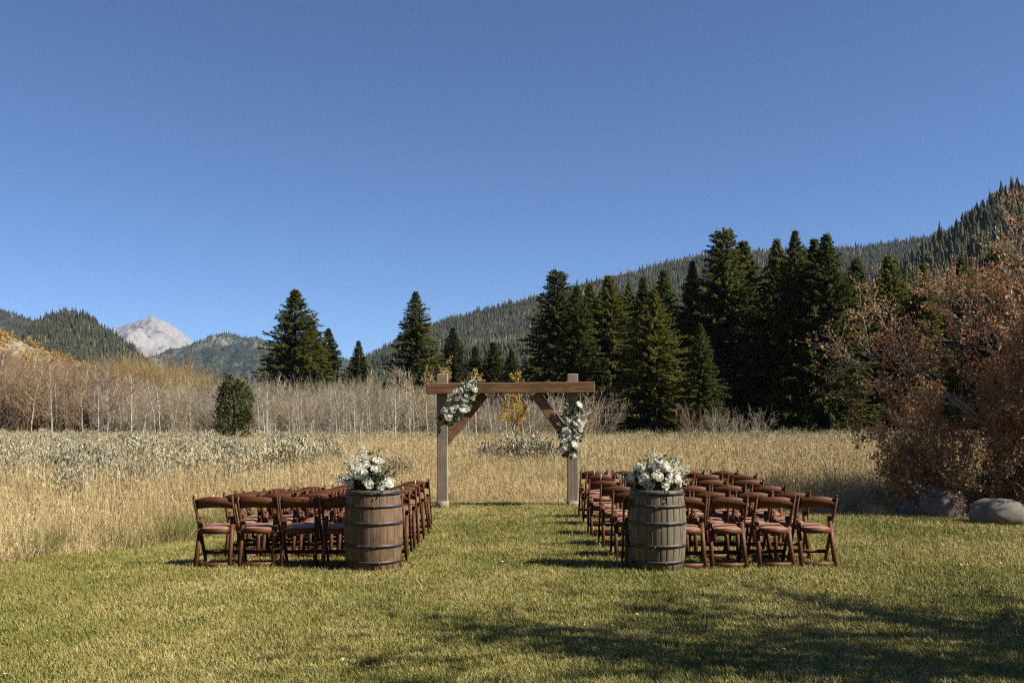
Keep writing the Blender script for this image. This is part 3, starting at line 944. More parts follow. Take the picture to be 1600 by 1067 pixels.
# ================================================================ aspens and brush
def aspen(seed, H=7.0, twig='twig_grey', lean=0.0, leaves=0, spread=0.24, nb=26):
    r = np.random.default_rng(seed)
    tr, tw, lf = MB(), MB(), MB()
    k = np.linspace(0, 1, 9)
    wob = np.cumsum(r.normal(0, 0.05, (9, 2)), 0)
    px_ = wob[:, 0] + lean * k ** 2 * H
    py_ = wob[:, 1]
    pts = np.stack([px_, py_, k * H * 0.94], 1)
    pts[0, :2] = 0
    tr.tube(pts, np.linspace(0.075, 0.014, 9) * r.uniform(0.7, 1.25), 6)
    ends = []
    for q in range(nb):
        f = r.uniform(0.16, 0.97)
        o = np.array([np.interp(f, k, pts[:, 0]), np.interp(f, k, pts[:, 1]), f * H * 0.94])
        a = r.uniform(0, 6.28)
        ln = H * spread * (1.15 - 0.75 * f) * r.uniform(0.6, 1.2)
        el = r.uniform(0.35, 1.1)
        dv = np.array([math.cos(a) * math.cos(el), math.sin(a) * math.cos(el), math.sin(el)])
        m1 = o + dv * ln * 0.5 + r.normal(0, .05, 3)
        e1 = m1 + (dv + np.array([0, 0, .25])) * ln * 0.5
        (tr if q % 4 == 0 else tw).tube([o, m1, e1], [0.020, 0.013, 0.006], 4, False)
        for w in range(7):
            f2 = r.uniform(0.25, 1.0)
            b0 = (o + (m1 - o) * f2 * 2) if f2 < 0.5 else (m1 + (e1 - m1) * (f2 - 0.5) * 2)
            dv2 = dv + r.normal(0, 0.55, 3) + np.array([0, 0, .35])
            l2 = ln * r.uniform(0.25, 0.6)
            e2 = b0 + dv2 / np.linalg.norm(dv2) * l2
            tw.tube([b0, (b0 + e2) / 2 + r.normal(0, .03, 3), e2], [0.009, 0.007, 0.004], 3, False)
            for z in range(2):
                dv3 = dv2 + r.normal(0, 0.7, 3)
                e3 = b0 + (e2 - b0) * r.uniform(.4, .9)
                tw.tube([e3, e3 + dv3 / np.linalg.norm(dv3) * l2 * 0.5], [0.006, 0.003], 3, False)
            ends.append((b0, e2))
    if leaves:
        i = r.integers(0, len(ends), leaves)
        A = np.array([e[0] for e in ends])[i]
        Bp = np.array([e[1] for e in ends])[i]
        p = A + (Bp - A) * r.uniform(0.2, 1.1, (leaves, 1)) + r.normal(0, 0.06, (leaves, 3))
        lf.kites(p, r.normal(0, 1, (leaves, 3)), r.normal(0, 1, (leaves, 3)), r.uniform(0.10, 0.17, leaves), r.uniform(0.08, 0.14, leaves), 0.1, 0.5)
    return tr.mesh('trunk', M['aspen']), tw.mesh('twigs', M[twig]), (lf.mesh('leaves', M['yellow_leaf']) if leaves else None)


A_grey = [aspen(k, 7.0, 'twig_grey', random.choice([0, 0, .1, -.1, .25])) for k in range(7)]
A_red = [aspen(k + 20, 7.0, 'twig_russet', random.choice([0, 0, .12, -.12]), 0, 0.30, 30) for k in range(5)]
A_yel = [aspen(40, 7.0, 'twig_grey', 0.03, 2200, 0.20), aspen(41, 7.0, 'twig_grey', 0, 700, 0.22), aspen(42, 7.0, 'twig_grey', -.05, 420, 0.22)]


def place_aspen(px, top, d, var, label, group, thick=1.0):
    H = CH + (HY - top) * d / F
    s = H / 7.0
    o = thing('aspen_tree', label, 'tree', ((px - 800) * d / F, d, -0.02), random.uniform(-0.7, 0.7), group, (s * thick, s * thick, s))
    link('trunk', var[0], o)
    link('twigs', var[1], o)
    if var[2]:
        link('leaves', var[2], o)
    return o


for k in range(34):
    px = -40 + 250 * (k + random.random()) / 34
    place_aspen(px, 553 + 0.12 * px + random.uniform(-14, 40), random.uniform(84, 104), random.choice(A_red), 'white-barked bare aspen with russet twigs at the far left', 'russet-topped aspens at far left', 1.0)
for k in range(46):
    px = 150 + 280 * (k + random.random()) / 46
    place_aspen(px, 588 + random.uniform(-12, 40), random.uniform(76, 100), random.choice(A_grey), 'slender bare white aspen between the sage flat and golden brush at left', 'bare aspens left of the juniper')
for k in range(66):
    px = 405 + 290 * (k + random.random()) / 66
    place_aspen(px, 590 + random.uniform(-10, 40) - (10 if px > 560 else -8), random.uniform(70, 98), random.choice(A_grey), 'slender bare grey aspen in the thicket left of the arch', 'bare aspens left of the arch', 0.9)
for k in range(34):
    px = 690 + 190 * (k + random.random()) / 34
    place_aspen(px, 594 + random.uniform(-12, 40), random.uniform(66, 94), random.choice(A_grey), 'slender bare aspen seen through or under the arch', 'bare aspens behind the arch', 0.9)
place_aspen(806, 574, 66, A_yel[0], 'aspen with thick golden-yellow leaves seen through the arch', None)
place_aspen(792, 600, 68, A_yel[1], 'thinner yellow-leaved aspen left of the golden one', None, 0.9)
place_aspen(745, 572, 72, A_yel[1], 'half-bare aspen with yellow leaves above the left arch flowers', None)
place_aspen(698, 560, 74, A_yel[2], 'half-bare aspen with few yellow leaves directly behind the left post', None)
place_aspen(728, 585, 76, A_yel[2], 'half-bare aspen with few yellow leaves right of the left post', None, 0.8)
place_aspen(668, 572, 78, A_yel[2], 'half-bare aspen with few yellow leaves left of the left post', None, 0.8)
place_aspen(640, 588, 80, A_yel[2], 'thin half-bare aspen with sparse yellow leaves below the pointed spruce', None, 0.8)


def brush(seed, mat, H=3.6, n=26, spread=0.55):
    r = np.random.default_rng(seed)
    a = MB()
    for q in range(n):
        az, el = r.uniform(0, 6.28), r.uniform(0.75, 1.5)
        dv = np.array([math.cos(az) * math.cos(el), math.sin(az) * math.cos(el), math.sin(el)])
        o = np.append(r.normal(0, spread * 0.6, 2), 0)
        ln = H * r.uniform(0.6, 1.05)
        m1 = o + dv * ln * 0.5 + r.normal(0, .1, 3)
        e1 = m1 + (dv + np.array([0, 0, .2])) * ln * 0.5
        a.tube([o, m1, e1], [0.022, 0.015, 0.006], 3, False)
        for w in range(9):
            f2 = r.uniform(0.2, 1.0)
            b0 = (o + (m1 - o) * f2 * 2) if f2 < 0.5 else (m1 + (e1 - m1) * (f2 - 0.5) * 2)
            dv2 = dv + r.normal(0, 0.5, 3)
            e2 = b0 + dv2 / np.linalg.norm(dv2) * ln * r.uniform(0.15, 0.36)
            a.tube([b0, e2], [0.010, 0.004], 3, False)
            for z in range(2):
                dv3 = dv2 + r.normal(0, .6, 3)
                e3 = b0 + (e2 - b0) * r.uniform(.3, .9)
                a.tube([e3, e3 + dv3 / np.linalg.norm(dv3) * ln * 0.11], [0.007, 0.003], 3, False)
    return a.mesh('brush', M[mat])


B_grey = [brush(k, 'twig_grey') for k in range(4)]
B_red = [brush(k + 10, 'twig_russet') for k in range(3)]
B_gold = [brush(k + 20, 'twig_gold') for k in range(3)]


def brush_band(name, n, pxr, dr, hz, protos, label):
    d = rng.uniform(dr[0], dr[1], n)
    px = rng.uniform(pxr[0], pxr[1], n)
    top = hz(px) + rng.uniform(0, 45, n)
    s = (CH + (HY - top) * d / F) / 3.6
    xy = rng.uniform(0.55, 0.8, n) * np.maximum(s, 0.8)
    return scatter(name, np.stack([(px - 800) * d / F, d, np.full(n, -0.02)], 1), rz_rot(n), np.stack([xy, xy, s], 1), protos, None, label)


brush_band('grey_brush', 420, (150, 700), (86, 116), lambda p: 600 + 0 * p, B_grey, 'bare grey undergrowth between the aspen trunks')
brush_band('arch_brush', 130, (690, 960), (80, 104), lambda p: 612 + 0 * p, B_grey, 'bare grey undergrowth behind the arch')
brush_band('russet_brush', 260, (-70, 240), (92, 125), lambda p: 556 + 0.14 * p, B_red, 'russet bare brush at the far left behind the aspens')
brush_band('golden_brush', 150, (165, 345), (118, 138), lambda p: np.where(p < 250, 568, 572 + (p - 250) * 0.1), B_gold, 'golden willow brush behind the left aspens')
for k, (px, d_, s_, mt) in enumerate(((1085, 74, 0.75, B_red[0]), (1120, 75, 0.7, B_grey[0]), (1150, 73, 0.62, B_grey[1]), (1185, 75, 0.66, B_grey[2]), (935, 76, 1.0, B_grey[3]), (905, 74, 1.1, B_grey[1]))):
    lab = ['russet bare shrub at the foot of the dark spruces', 'grey bare shrub right of the russet one under the spruces', 'low grey bare shrub, middle of the three under the spruces', 'grey bare shrub nearest the big bush under the spruces',
           'grey bare shrub just right of the right arch post', 'grey bare shrub directly behind the right arch post'][k]
    o = thing('bare_shrub', lab, 'shrub', ((px - 800) * d_ / F, d_, -0.02))
    link('branches', mt, o, sc=(s_, s_, s_))

# ================================================================ big russet bush on the right
def woody(seed, stems, H, spread, leaves, leafmat, barkmat, leaf=(0.04, 0.075), depth=4, r0=0.05, base_r=0.35, el_rng=(0.6, 1.45), kids=4, bias=(0, 0, 0)):
    r = np.random.default_rng(seed)
    br, lf = MB(), MB()
    ends = []

    def grow(o, dv, ln, rad, lev):
        n_ = 5
        pts = [o]
        d_ = dv.copy()
        for q in range(n_ - 1):
            d_ = d_ + r.normal(0, 0.16, 3) + np.array([0, 0, 0.06 if lev < 3 else 0.0])
            d_ /= np.linalg.norm(d_)
            pts.append(pts[-1] + d_ * ln / (n_ - 1))
        pts = np.array(pts)
        pts[:, 2] = np.maximum(pts[:, 2], 0.08 + 0.0 * pts[:, 2]) if lev else pts[:, 2]
        br.tube(pts, np.linspace(rad, rad * 0.45, n_), 6 if lev < 2 else 3, False)
        if lev >= depth - 1:
            ends.append((pts[1], pts[-1]))
        if lev == depth:
            return
        for q in range(kids + (1 if lev == 0 else 0)):
            f = r.uniform(0.3, 1.0)
            b0 = pts[min(n_ - 2, int(f * (n_ - 1)))]
            b1 = pts[min(n_ - 1, int(f * (n_ - 1)) + 1)]
            b = b0 + (b1 - b0) * r.uniform()
            nd = d_ + r.normal(0, 0.55, 3) + np.array([0, 0, 0.10])
            nd /= np.linalg.norm(nd)
            grow(b, nd, ln * r.uniform(0.42, 0.66), rad * 0.5, lev + 1)
    for s_ in range(stems):
        a = s_ / stems * 6.283 + r.normal(0, 0.25)
        el = r.uniform(*el_rng)
        dv = np.array([math.cos(a) * math.cos(el) * spread, math.sin(a) * math.cos(el) * spread, math.sin(el)]) + np.array(bias)
        dv /= np.linalg.norm(dv)
        grow(np.array([math.cos(a) * base_r * r.uniform(.3, 1), math.sin(a) * base_r * r.uniform(.3, 1), 0]), dv, H * r.uniform(0.42, 0.60), r0 * r.uniform(.7, 1.2), 0)
    A = np.array([e[0] for e in ends])
    Bp = np.array([e[1] for e in ends])
    i = r.integers(0, len(ends), leaves)
    p = A[i] + (Bp[i] - A[i]) * r.uniform(0, 1.05, (leaves, 1)) + r.normal(0, 0.045, (leaves, 3))
    lf.kites(p, r.normal(0, 1, (leaves, 3)) + np.array([0, 0, .15]), r.normal(0, 1, (leaves, 3)), r.uniform(*leaf, leaves), r.uniform(leaf[0] * .55, leaf[1] * .62, leaves), 0.15, 0.5)
    return br.mesh('branches', M[barkmat]), lf.mesh('foliage', M[leafmat])


b1, l1 = woody(3, 15, 6.1, 0.80, 42000, 'bush_leaf', 'bush_bark', leaf=(0.05, 0.10), kids=5)
o = thing('russet_bush', 'huge russet-leaved bush with many pale stems at the right edge', 'bush', (10.1, 17.5, 0), 0, None, (0.9, 0.9, 1.02))
link('branches', b1, o)
link('foliage', l1, o)
b2, l2 = woody(9, 12, 3.6, 1.2, 22000, 'bush_leaf', 'bush_bark', leaf=(0.05, 0.09), r0=0.035, el_rng=(0.35, 1.2), kids=5)
o = thing('russet_bush', 'lower spreading russet bush on the left flank of the huge bush', 'bush', (8.0, 17.3, 0), 0.8, None, (0.62, 0.7, 0.86))
link('branches', b2, o)
link('foliage', l2, o)
o = thing('russet_bush', 'russet bush rising at the frame edge right of the boulders', 'bush', (12.6, 17.8, 0), 2.1, None, (0.95, 0.95, 1.0))
link('branches', b1, o)
link('foliage', l1, o)

# shade tree standing outside the picture whose shadow lies on the lawn
b3, l3 = woody(21, 5, 7.5, 0.75, 1600, 'tree_leaf', 'bush_bark', leaf=(0.09, 0.16), r0=0.12, base_r=0.2, el_rng=(0.8, 1.3), kids=4)
for k, (x_, y_, rz_, s_, lab) in enumerate(((7.6, 4.8, 0.3, 1.3, 'loose-crowned shade tree right of the camera, casting the long lawn shadow'), (11.0, 3.5, 2.0, 1.25, 'second loose-crowned shade tree right of the camera, nearer the viewer'))):
    o = thing('shade_tree', lab, 'tree', (x_, y_, 0), rz_, None, (s_, s_, s_))
    link('branches', b3, o)
    link('foliage', l3, o)

# boulders
def boulder(seed, sx, sy, sz):
    bm = bmesh.new()
    bmesh.ops.create_icosphere(bm, subdivisions=4, radius=1)
    r = np.random.default_rng(seed)
    off = r.uniform(0, 50, 3)
    for v in bm.verts:
        p = v.co
        q = 0.75 * (fbm(np.array([p.x * 1.1 + off[0]]), np.array([p.y * 1.1 + p.z * 0.9 + off[1]]), seed)[0] - 0.5) + 0.10 * (fbm(np.array([p.x * 5 + p.z * 3]), np.array([p.y * 5 + off[2]]), seed)[0] - 0.5)
        v.co = p * (1 + q * 0.7)
        v.co.x *= sx
        v.co.y *= sy
        v.co.z = max(v.co.z, -0.45) * sz
    me = bpy.data.meshes.new('boulder')
    bm.to_mesh(me)
    bm.free()
    me.polygons.foreach_set('use_smooth', np.ones(len(me.polygons), bool))
    me.materials.append(M['rock'])
    return me


for (px, base, d_, sx, sy, sz, sd, lab) in ((1566, 822, 15.2, 0.47, 0.40, 0.35, 3, 'rounded grey boulder on the lawn edge under the big bush, nearest the frame edge'),
                                            (1470, 812, 16.3, 0.40, 0.36, 0.40, 8, 'pale dappled boulder under the branches left of the rounded grey boulder'),
                                            (1424, 812, 16.5, 0.22, 0.24, 0.24, 15, 'small dark boulder in deep shade left of the dappled boulder')):
    tag(link('boulder', boulder(sd, sx, sy, sz), None, ((px - 800) * d_ / F, d_, 0.30 * sz), (0, 0, sd)), lab, 'rock')

# ================================================================ arch
ARX, ARY = -0.085, 18.5
def timber(name, parent, p0, p1, w, h, mat, side=(1, 0, 0), bev=0.012, seed=0):
    """Sawn timber along its own local Z, bevelled and slightly uneven."""
    p0, p1 = Vector(p0), Vector(p1)
    L_ = (p1 - p0).length
    bm = bmesh.new()
    bmesh.ops.create_cube(bm, size=1)
    for v in bm.verts:
        v.co = Vector((v.co.x * w, v.co.y * h, (v.co.z + 0.5) * L_))
    bmesh.ops.bevel(bm, geom=list(bm.edges), offset=bev, segments=1, affect='EDGES')
    long = [e for e in bm.edges if abs(e.verts[0].co.z - e.verts[1].co.z) > L_ * 0.5]
    bmesh.ops.subdivide_edges(bm, edges=long, cuts=9, use_grid_fill=True)
    r = random.Random(seed)
    off = {}
    for v in bm.verts:
        k = round(v.co.z, 3)
        if k not in off:
            off[k] = (r.uniform(-.004, .004), r.uniform(-.004, .004))
        v.co.x += off[k][0]
        v.co.y += off[k][1]
    me = bpy.data.meshes.new(name)
    bm.to_mesh(me)
    bm.free()
    me.materials.append(mat)
    z = (p1 - p0).normalized()
    x_ = Vector(side)
    x_ = (x_ - z * x_.dot(z)).normalized()
    y_ = z.cross(x_)
    o = link(name, me, parent)
    o.matrix_local = Matrix(((x_.x, y_.x, z.x, p0.x), (x_.y, y_.y, z.y, p0.y), (x_.z, y_.z, z.z, p0.z), (0, 0, 0, 1)))
    return o


mt_beam = wood_mat('brown_beam_grain', [(0.25, (0.085, 0.044, 0.021)), (0.5, (0.215, 0.118, 0.062)), (0.75, (0.36, 0.22, 0.13))], (26, 26, 1.6), 0.8, 0.1, wear=(0.15, 0.082, 0.043), bmp=0.8)
arch = thing('wedding_arch', 'rustic timber arch of two posts, crossbeam and corner braces', 'arch', (ARX, ARY, 0.0), 0.0)
PX = 1.252
for s_ in (-1, 1):
    timber('post', arch, (s_ * PX, 0, -0.12), (s_ * PX, 0, 2.56), 0.205, 0.205, M['post'], seed=s_)
    a = MB()
    q = 0.1085
    for (cx_, cy_, sx_, sy_) in ((0, -q, 0.229, 0.012), (0, q, 0.229, 0.012), (-q, 0, 0.012, 0.202), (q, 0, 0.012, 0.202)):
        a.box((s_ * PX + cx_, cy_, 0.02), (sx_, sy_, 0.20))
    link('post_base', a.mesh('post_base', M['post']), arch)
timber('crossbeam', arch, (-1.555, -0.165, 2.27), (1.665, -0.165, 2.30), 0.205, 0.125, mt_beam, side=(0, 0, 1), seed=5)
timber('corner_brace', arch, (-PX + 0.04, -0.002, 1.25), (-PX + 0.80, -0.002, 2.18), 0.17, 0.19, M['brace'], side=(0, 1, 0), seed=7)
timber('corner_brace', arch, (PX - 0.04, -0.04, 1.25), (PX - 0.72, -0.04, 2.18), 0.17, 0.19, M['brace'], side=(0, 1, 0), seed=8)

# ================================================================ flowers
def rose_mesh(seed, r0=0.042):
    r = np.random.default_rng(seed)
    a = MB()
    for ring, (n, tilt, rad, ln) in enumerate(((5, 1.15, 0.9, 0.9), (6, 0.75, 0.8, 0.95), (6, 0.25, 0.7, 0.85))):
        for q in range(n):
            an = q * 6.283 / n + ring * 0.5 + r.normal(0, .12)
            rd = np.array([math.cos(an), math.sin(an), 0])
            sd = np.array([-math.sin(an), math.cos(an), 0])
            up = np.array([0, 0, 1.0])
            tl = tilt + r.normal(0, .1)
            dv = rd * math.cos(tl) + up * math.sin(tl)
            b = rd * r0 * rad * 0.5 - up * r0 * 0.25 * (ring > 2)
            w = r0 * (0.55 if ring == 0 else 0.72)
            L_ = r0 * ln
            inn = -rd * math.sin(tl) + up * math.cos(tl)
            v = [b - sd * w * .45, b + sd * w * .45, b + dv * L_ * .6 + sd * w * .8 - inn * 0 + inn * .12 * r0, b + dv * L_ * .6 - sd * w * .8 + inn * .12 * r0, b + dv * L_ * .6 - inn * .22 * r0,
                 b + dv * L_ + sd * w * .4 - inn * .05 * r0, b + dv * L_ - sd * w * .4 - inn * .05 * r0]
            a.add(v, [[0, 1, 4], [1, 2, 4], [3, 0, 4], [2, 5, 4], [5, 6, 4], [6, 3, 4]])
    bm = bmesh.new()
    bmesh.ops.create_icosphere(bm, subdivisions=2, radius=r0 * 0.62)
    for v_ in bm.verts:
        v_.co *= 1 + r.normal(0, 0.05)
        v_.co.z = v_.co.z * 0.85 + r0 * 0.22
    bm.verts.ensure_lookup_table()
    a.add([tuple(v_.co) for v_ in bm.verts], [[v_.index for v_ in f_.verts] for f_ in bm.faces])
    bm.free()
    return a.mesh('blossom', M['petal'])


def spike_mesh(seed, L_=0.26, r0=0.022, n=22):
    r = np.random.default_rng(seed)
    a = MB()
    bend = r.normal(0, 0.05, 2)
    for q in range(n):
        f = 0.25 + 0.75 * q / n
        an = q * 2.4
        rr = r0 * (1.15 - 0.8 * f)
        c = np.array([bend[0] * f * f + math.cos(an) * rr, bend[1] * f * f + math.sin(an) * rr, f * L_])
        m_ = 4
        u = r.normal(0, 1, (m_, 3)) + np.array([math.cos(an), math.sin(an), .4]) * 1.2
        a.kites(np.repeat(c[None], m_, 0), u, r.normal(0, 1, (m_, 3)), np.full(m_, r0 * (1.6 - 0.9 * f)), np.full(m_, r0 * (1.6 - .9 * f)), 0.15, 0.55)
    return a.mesh('flower_spike', M['bud'])


roses = [rose_mesh(k, random.uniform(0.040, 0.050)) for k in range(4)]
spikes = [spike_mesh(k, random.uniform(0.22, 0.30)) for k in range(4)]


def aim(dv, roll=0.0):
    return (Vector(dv).to_track_quat('Z', 'Y') @ Matrix.Rotation(roll, 3, 'Z').to_quaternion()).to_euler()


def bouquet(label, loc, seed, n_rose, n_spike, rx=0.28, rz=0.36):
    """Fan of white flowers standing on a barrel head."""
    r = random.Random(seed)
    o = thing('flower_arrangement', label, 'flowers', loc, 0, 'white flower arrangements')
    fol, stm = MB(), MB()
    rn = np.random.default_rng(seed)
    stm.tube([(0, 0, 0), (0, 0, 0.06), (0, 0, 0.085)], [0.11, 0.12, 0.10], 14)
    link('bowl', stm.mesh('bowl', M['stem'], True), o)
    pts = []
    k = 0
    while k < n_rose:
        a, e = r.uniform(0, 6.283), math.asin(r.uniform(0.10, 0.98))
        f = r.uniform(0.62, 0.9)
        p = Vector((math.cos(a) * math.cos(e) * rx, math.sin(a) * math.cos(e) * rx * 0.8, 0.07 + math.sin(e) * rz * 0.92)) * f
        if any((p - q).length < 0.062 for q in pts):
            if r.random() < 0.97:
                continue
        pts.append(p)
        dv = Vector((p.x, p.y - 0.06, max(0.05, p.z * 0.7)))
        link('blossom', r.choice(roses), o, p, aim(dv, r.uniform(0, 6)), [r.uniform(0.9, 1.3)] * 3)
        k += 1
    for q in range(n_spike):
        a, e = r.uniform(0, 6.283), math.asin(r.uniform(0.12, 1.0))
        dv = Vector((math.cos(a) * math.cos(e) * 1.1, math.sin(a) * math.cos(e) * 0.9, math.sin(e)))
        p = Vector((dv.x * rx * 0.6, dv.y * rx * 0.5, 0.06 + dv.z * rz * 0.52))
        link('flower_spike', r.choice(spikes), o, p, aim(dv, r.uniform(0, 6)), [r.uniform(0.7, 1.05)] * 3)
    st = MB()
    for q in range(46):
        a, e = r.uniform(0, 6.283), math.asin(r.uniform(0.02, 1.0))
        tip = np.array([math.cos(a) * math.cos(e) * rx, math.sin(a) * math.cos(e) * rx * 0.85, 0.07 + math.sin(e) * rz]) * r.uniform(0.6, 1.12)
        st.tube([(0, 0, 0.06), tip * 0.55 + np.array([0, 0, .03]), tip], [0.004, 0.003, 0.002], 3, False)
        m_ = 16
        t_ = rn.uniform(0.3, 1.0, m_)
        b = tip[None] * t_[:, None] + np.array([0, 0, .03])
        fol.kites(b, tip[None] / np.linalg.norm(tip) * 0.5 + rn.normal(0, .6, (m_, 3)), rn.normal(0, 1, (m_, 3)), rn.uniform(0.03, 0.065, m_), rn.uniform(0.014, 0.030, m_), 0.12)
    for q in range(160):   # collar of leaves over the rim
        a = r.uniform(0, 6.283)
        b = np.array([[math.cos(a) * 0.13, math.sin(a) * 0.12, r.uniform(0.03, 0.12)]])
        fol.kites(b, np.array([[math.cos(a), math.sin(a), r.uniform(-.15, .8)]]), rn.normal(0, 1, (1, 3)), np.array([r.uniform(.06, .13)]), np.array([r.uniform(.02, .045)]), 0.1)
    link('stems', st.mesh('stems', M['stem']), o)
    tag(link('foliage', fol.mesh('foliage', M['greens']), o), kind='stuff')
    return o


def spray(label, loc, seed, axis, L_, wid, n_rose, n_spike, euc=0):
    """Flower spray tied to the arch: blossoms spread along axis on the camera side."""
    r = random.Random(seed)
    rn = np.random.default_rng(seed)
    o = thing('flower_spray', label, 'flowers', loc)
    ax = Vector(axis).normalized()
    sd = Vector((ax.z, 0, -ax.x))
    pts = []
    k = tries = 0
    while k < n_rose and tries < 3000:
        tries += 1
        u, v_ = r.gauss(0, 0.42), r.uniform(-1, 1)
        if abs(u) > 1:
            continue
        p = ax * u * L_ / 2 + sd * v_ * wid / 2 * (1 - 0.45 * abs(u)) + Vector((0, -r.uniform(0.05, 0.15), 0))
        if any((p - q).length < 0.075 for q in pts):
            continue
        pts.append(p)
        dv = Vector((v_ * sd.x * .6 + r.gauss(0, .3), -1, 0.35 + r.gauss(0, .3)))
        link('blossom', r.choice(roses), o, p, aim(dv, r.uniform(0, 6)), [r.uniform(0.9, 1.6)] * 3)
        k += 1
    for q in range(n_spike):
        u, v_ = r.uniform(-0.8, 0.8), r.uniform(-1, 1)
        p = ax * u * L_ / 2 + sd * v_ * wid / 2.6 + Vector((0, -r.uniform(0.03, 0.10), 0))
        dv = ax * (u * 1.4) + sd * v_ * 0.9 + Vector((0, -0.6, 0.1))
        link('flower_spike', r.choice(spikes), o, p, aim(dv, r.uniform(0, 6)), [r.uniform(0.6, 0.95)] * 3)
    fol, eu = MB(), MB()
    n_ = 620
    u, v_ = rn.uniform(-1, 1, n_), rn.uniform(-1, 1, n_)
    w_ = wid / 2 * (1.1 - 0.5 * np.abs(u))
    b = np.outer(u * L_ / 2, np.array(ax)) + np.outer(v_ * w_, np.array(sd))
    b[:, 1] -= rn.uniform(0.0, 0.11, n_)
    dv = np.outer(u, np.array(ax)) * 0.9 + np.outer(v_, np.array(sd)) + rn.normal(0, .55, (n_, 3)) - np.array([0, .35, 0])
    fol.kites(b, dv, rn.normal(0, 1, (n_, 3)), rn.uniform(0.05, 0.12, n_), rn.uniform(0.02, 0.05, n_), 0.12)
    tag(link('foliage', fol.mesh('foliage', M['greens']), o), kind='stuff')
    if euc:
        n_ = euc
        b = np.array(ax)[None] * (L_ / 2 * rn.uniform(0.55, 1.25, n_))[:, None] + rn.normal(0, 0.05, (n_, 3)) - np.array([0, .06, 0])
        eu.kites(b, rn.normal(0, 1, (n_, 3)) + np.array(ax), rn.normal(0, 1, (n_, 3)), rn.uniform(.05, .10, n_), rn.uniform(.035, .06, n_), 0.1, 0.5)
        tag(link('eucalyptus', eu.mesh('eucalyptus', M['eucalyptus']), o), kind='stuff')
    tie = MB()
    tie.tube([tuple(-ax * L_ * 0.35), (0, -0.02, 0), tuple(ax * L_ * 0.35)], [0.02, 0.03, 0.02], 6)
    link('stems', tie.mesh('stems', M['stem']), o)
    return o


spray('white rose and greenery spray slung diagonally on the arch left corner', (P(718, 631, ARY).x, ARY - 0.27, P(718, 631, ARY).z), 4, (0.60, 0, 0.80), 0.86, 0.38, 28, 8, 36)
spray('white rose and greenery spray hanging down the arch right post', (P(891, 672, ARY).x, ARY - 0.15, P(891, 672, ARY).z), 9, (0.10, 0, 1.0), 1.0, 0.38, 34, 13)

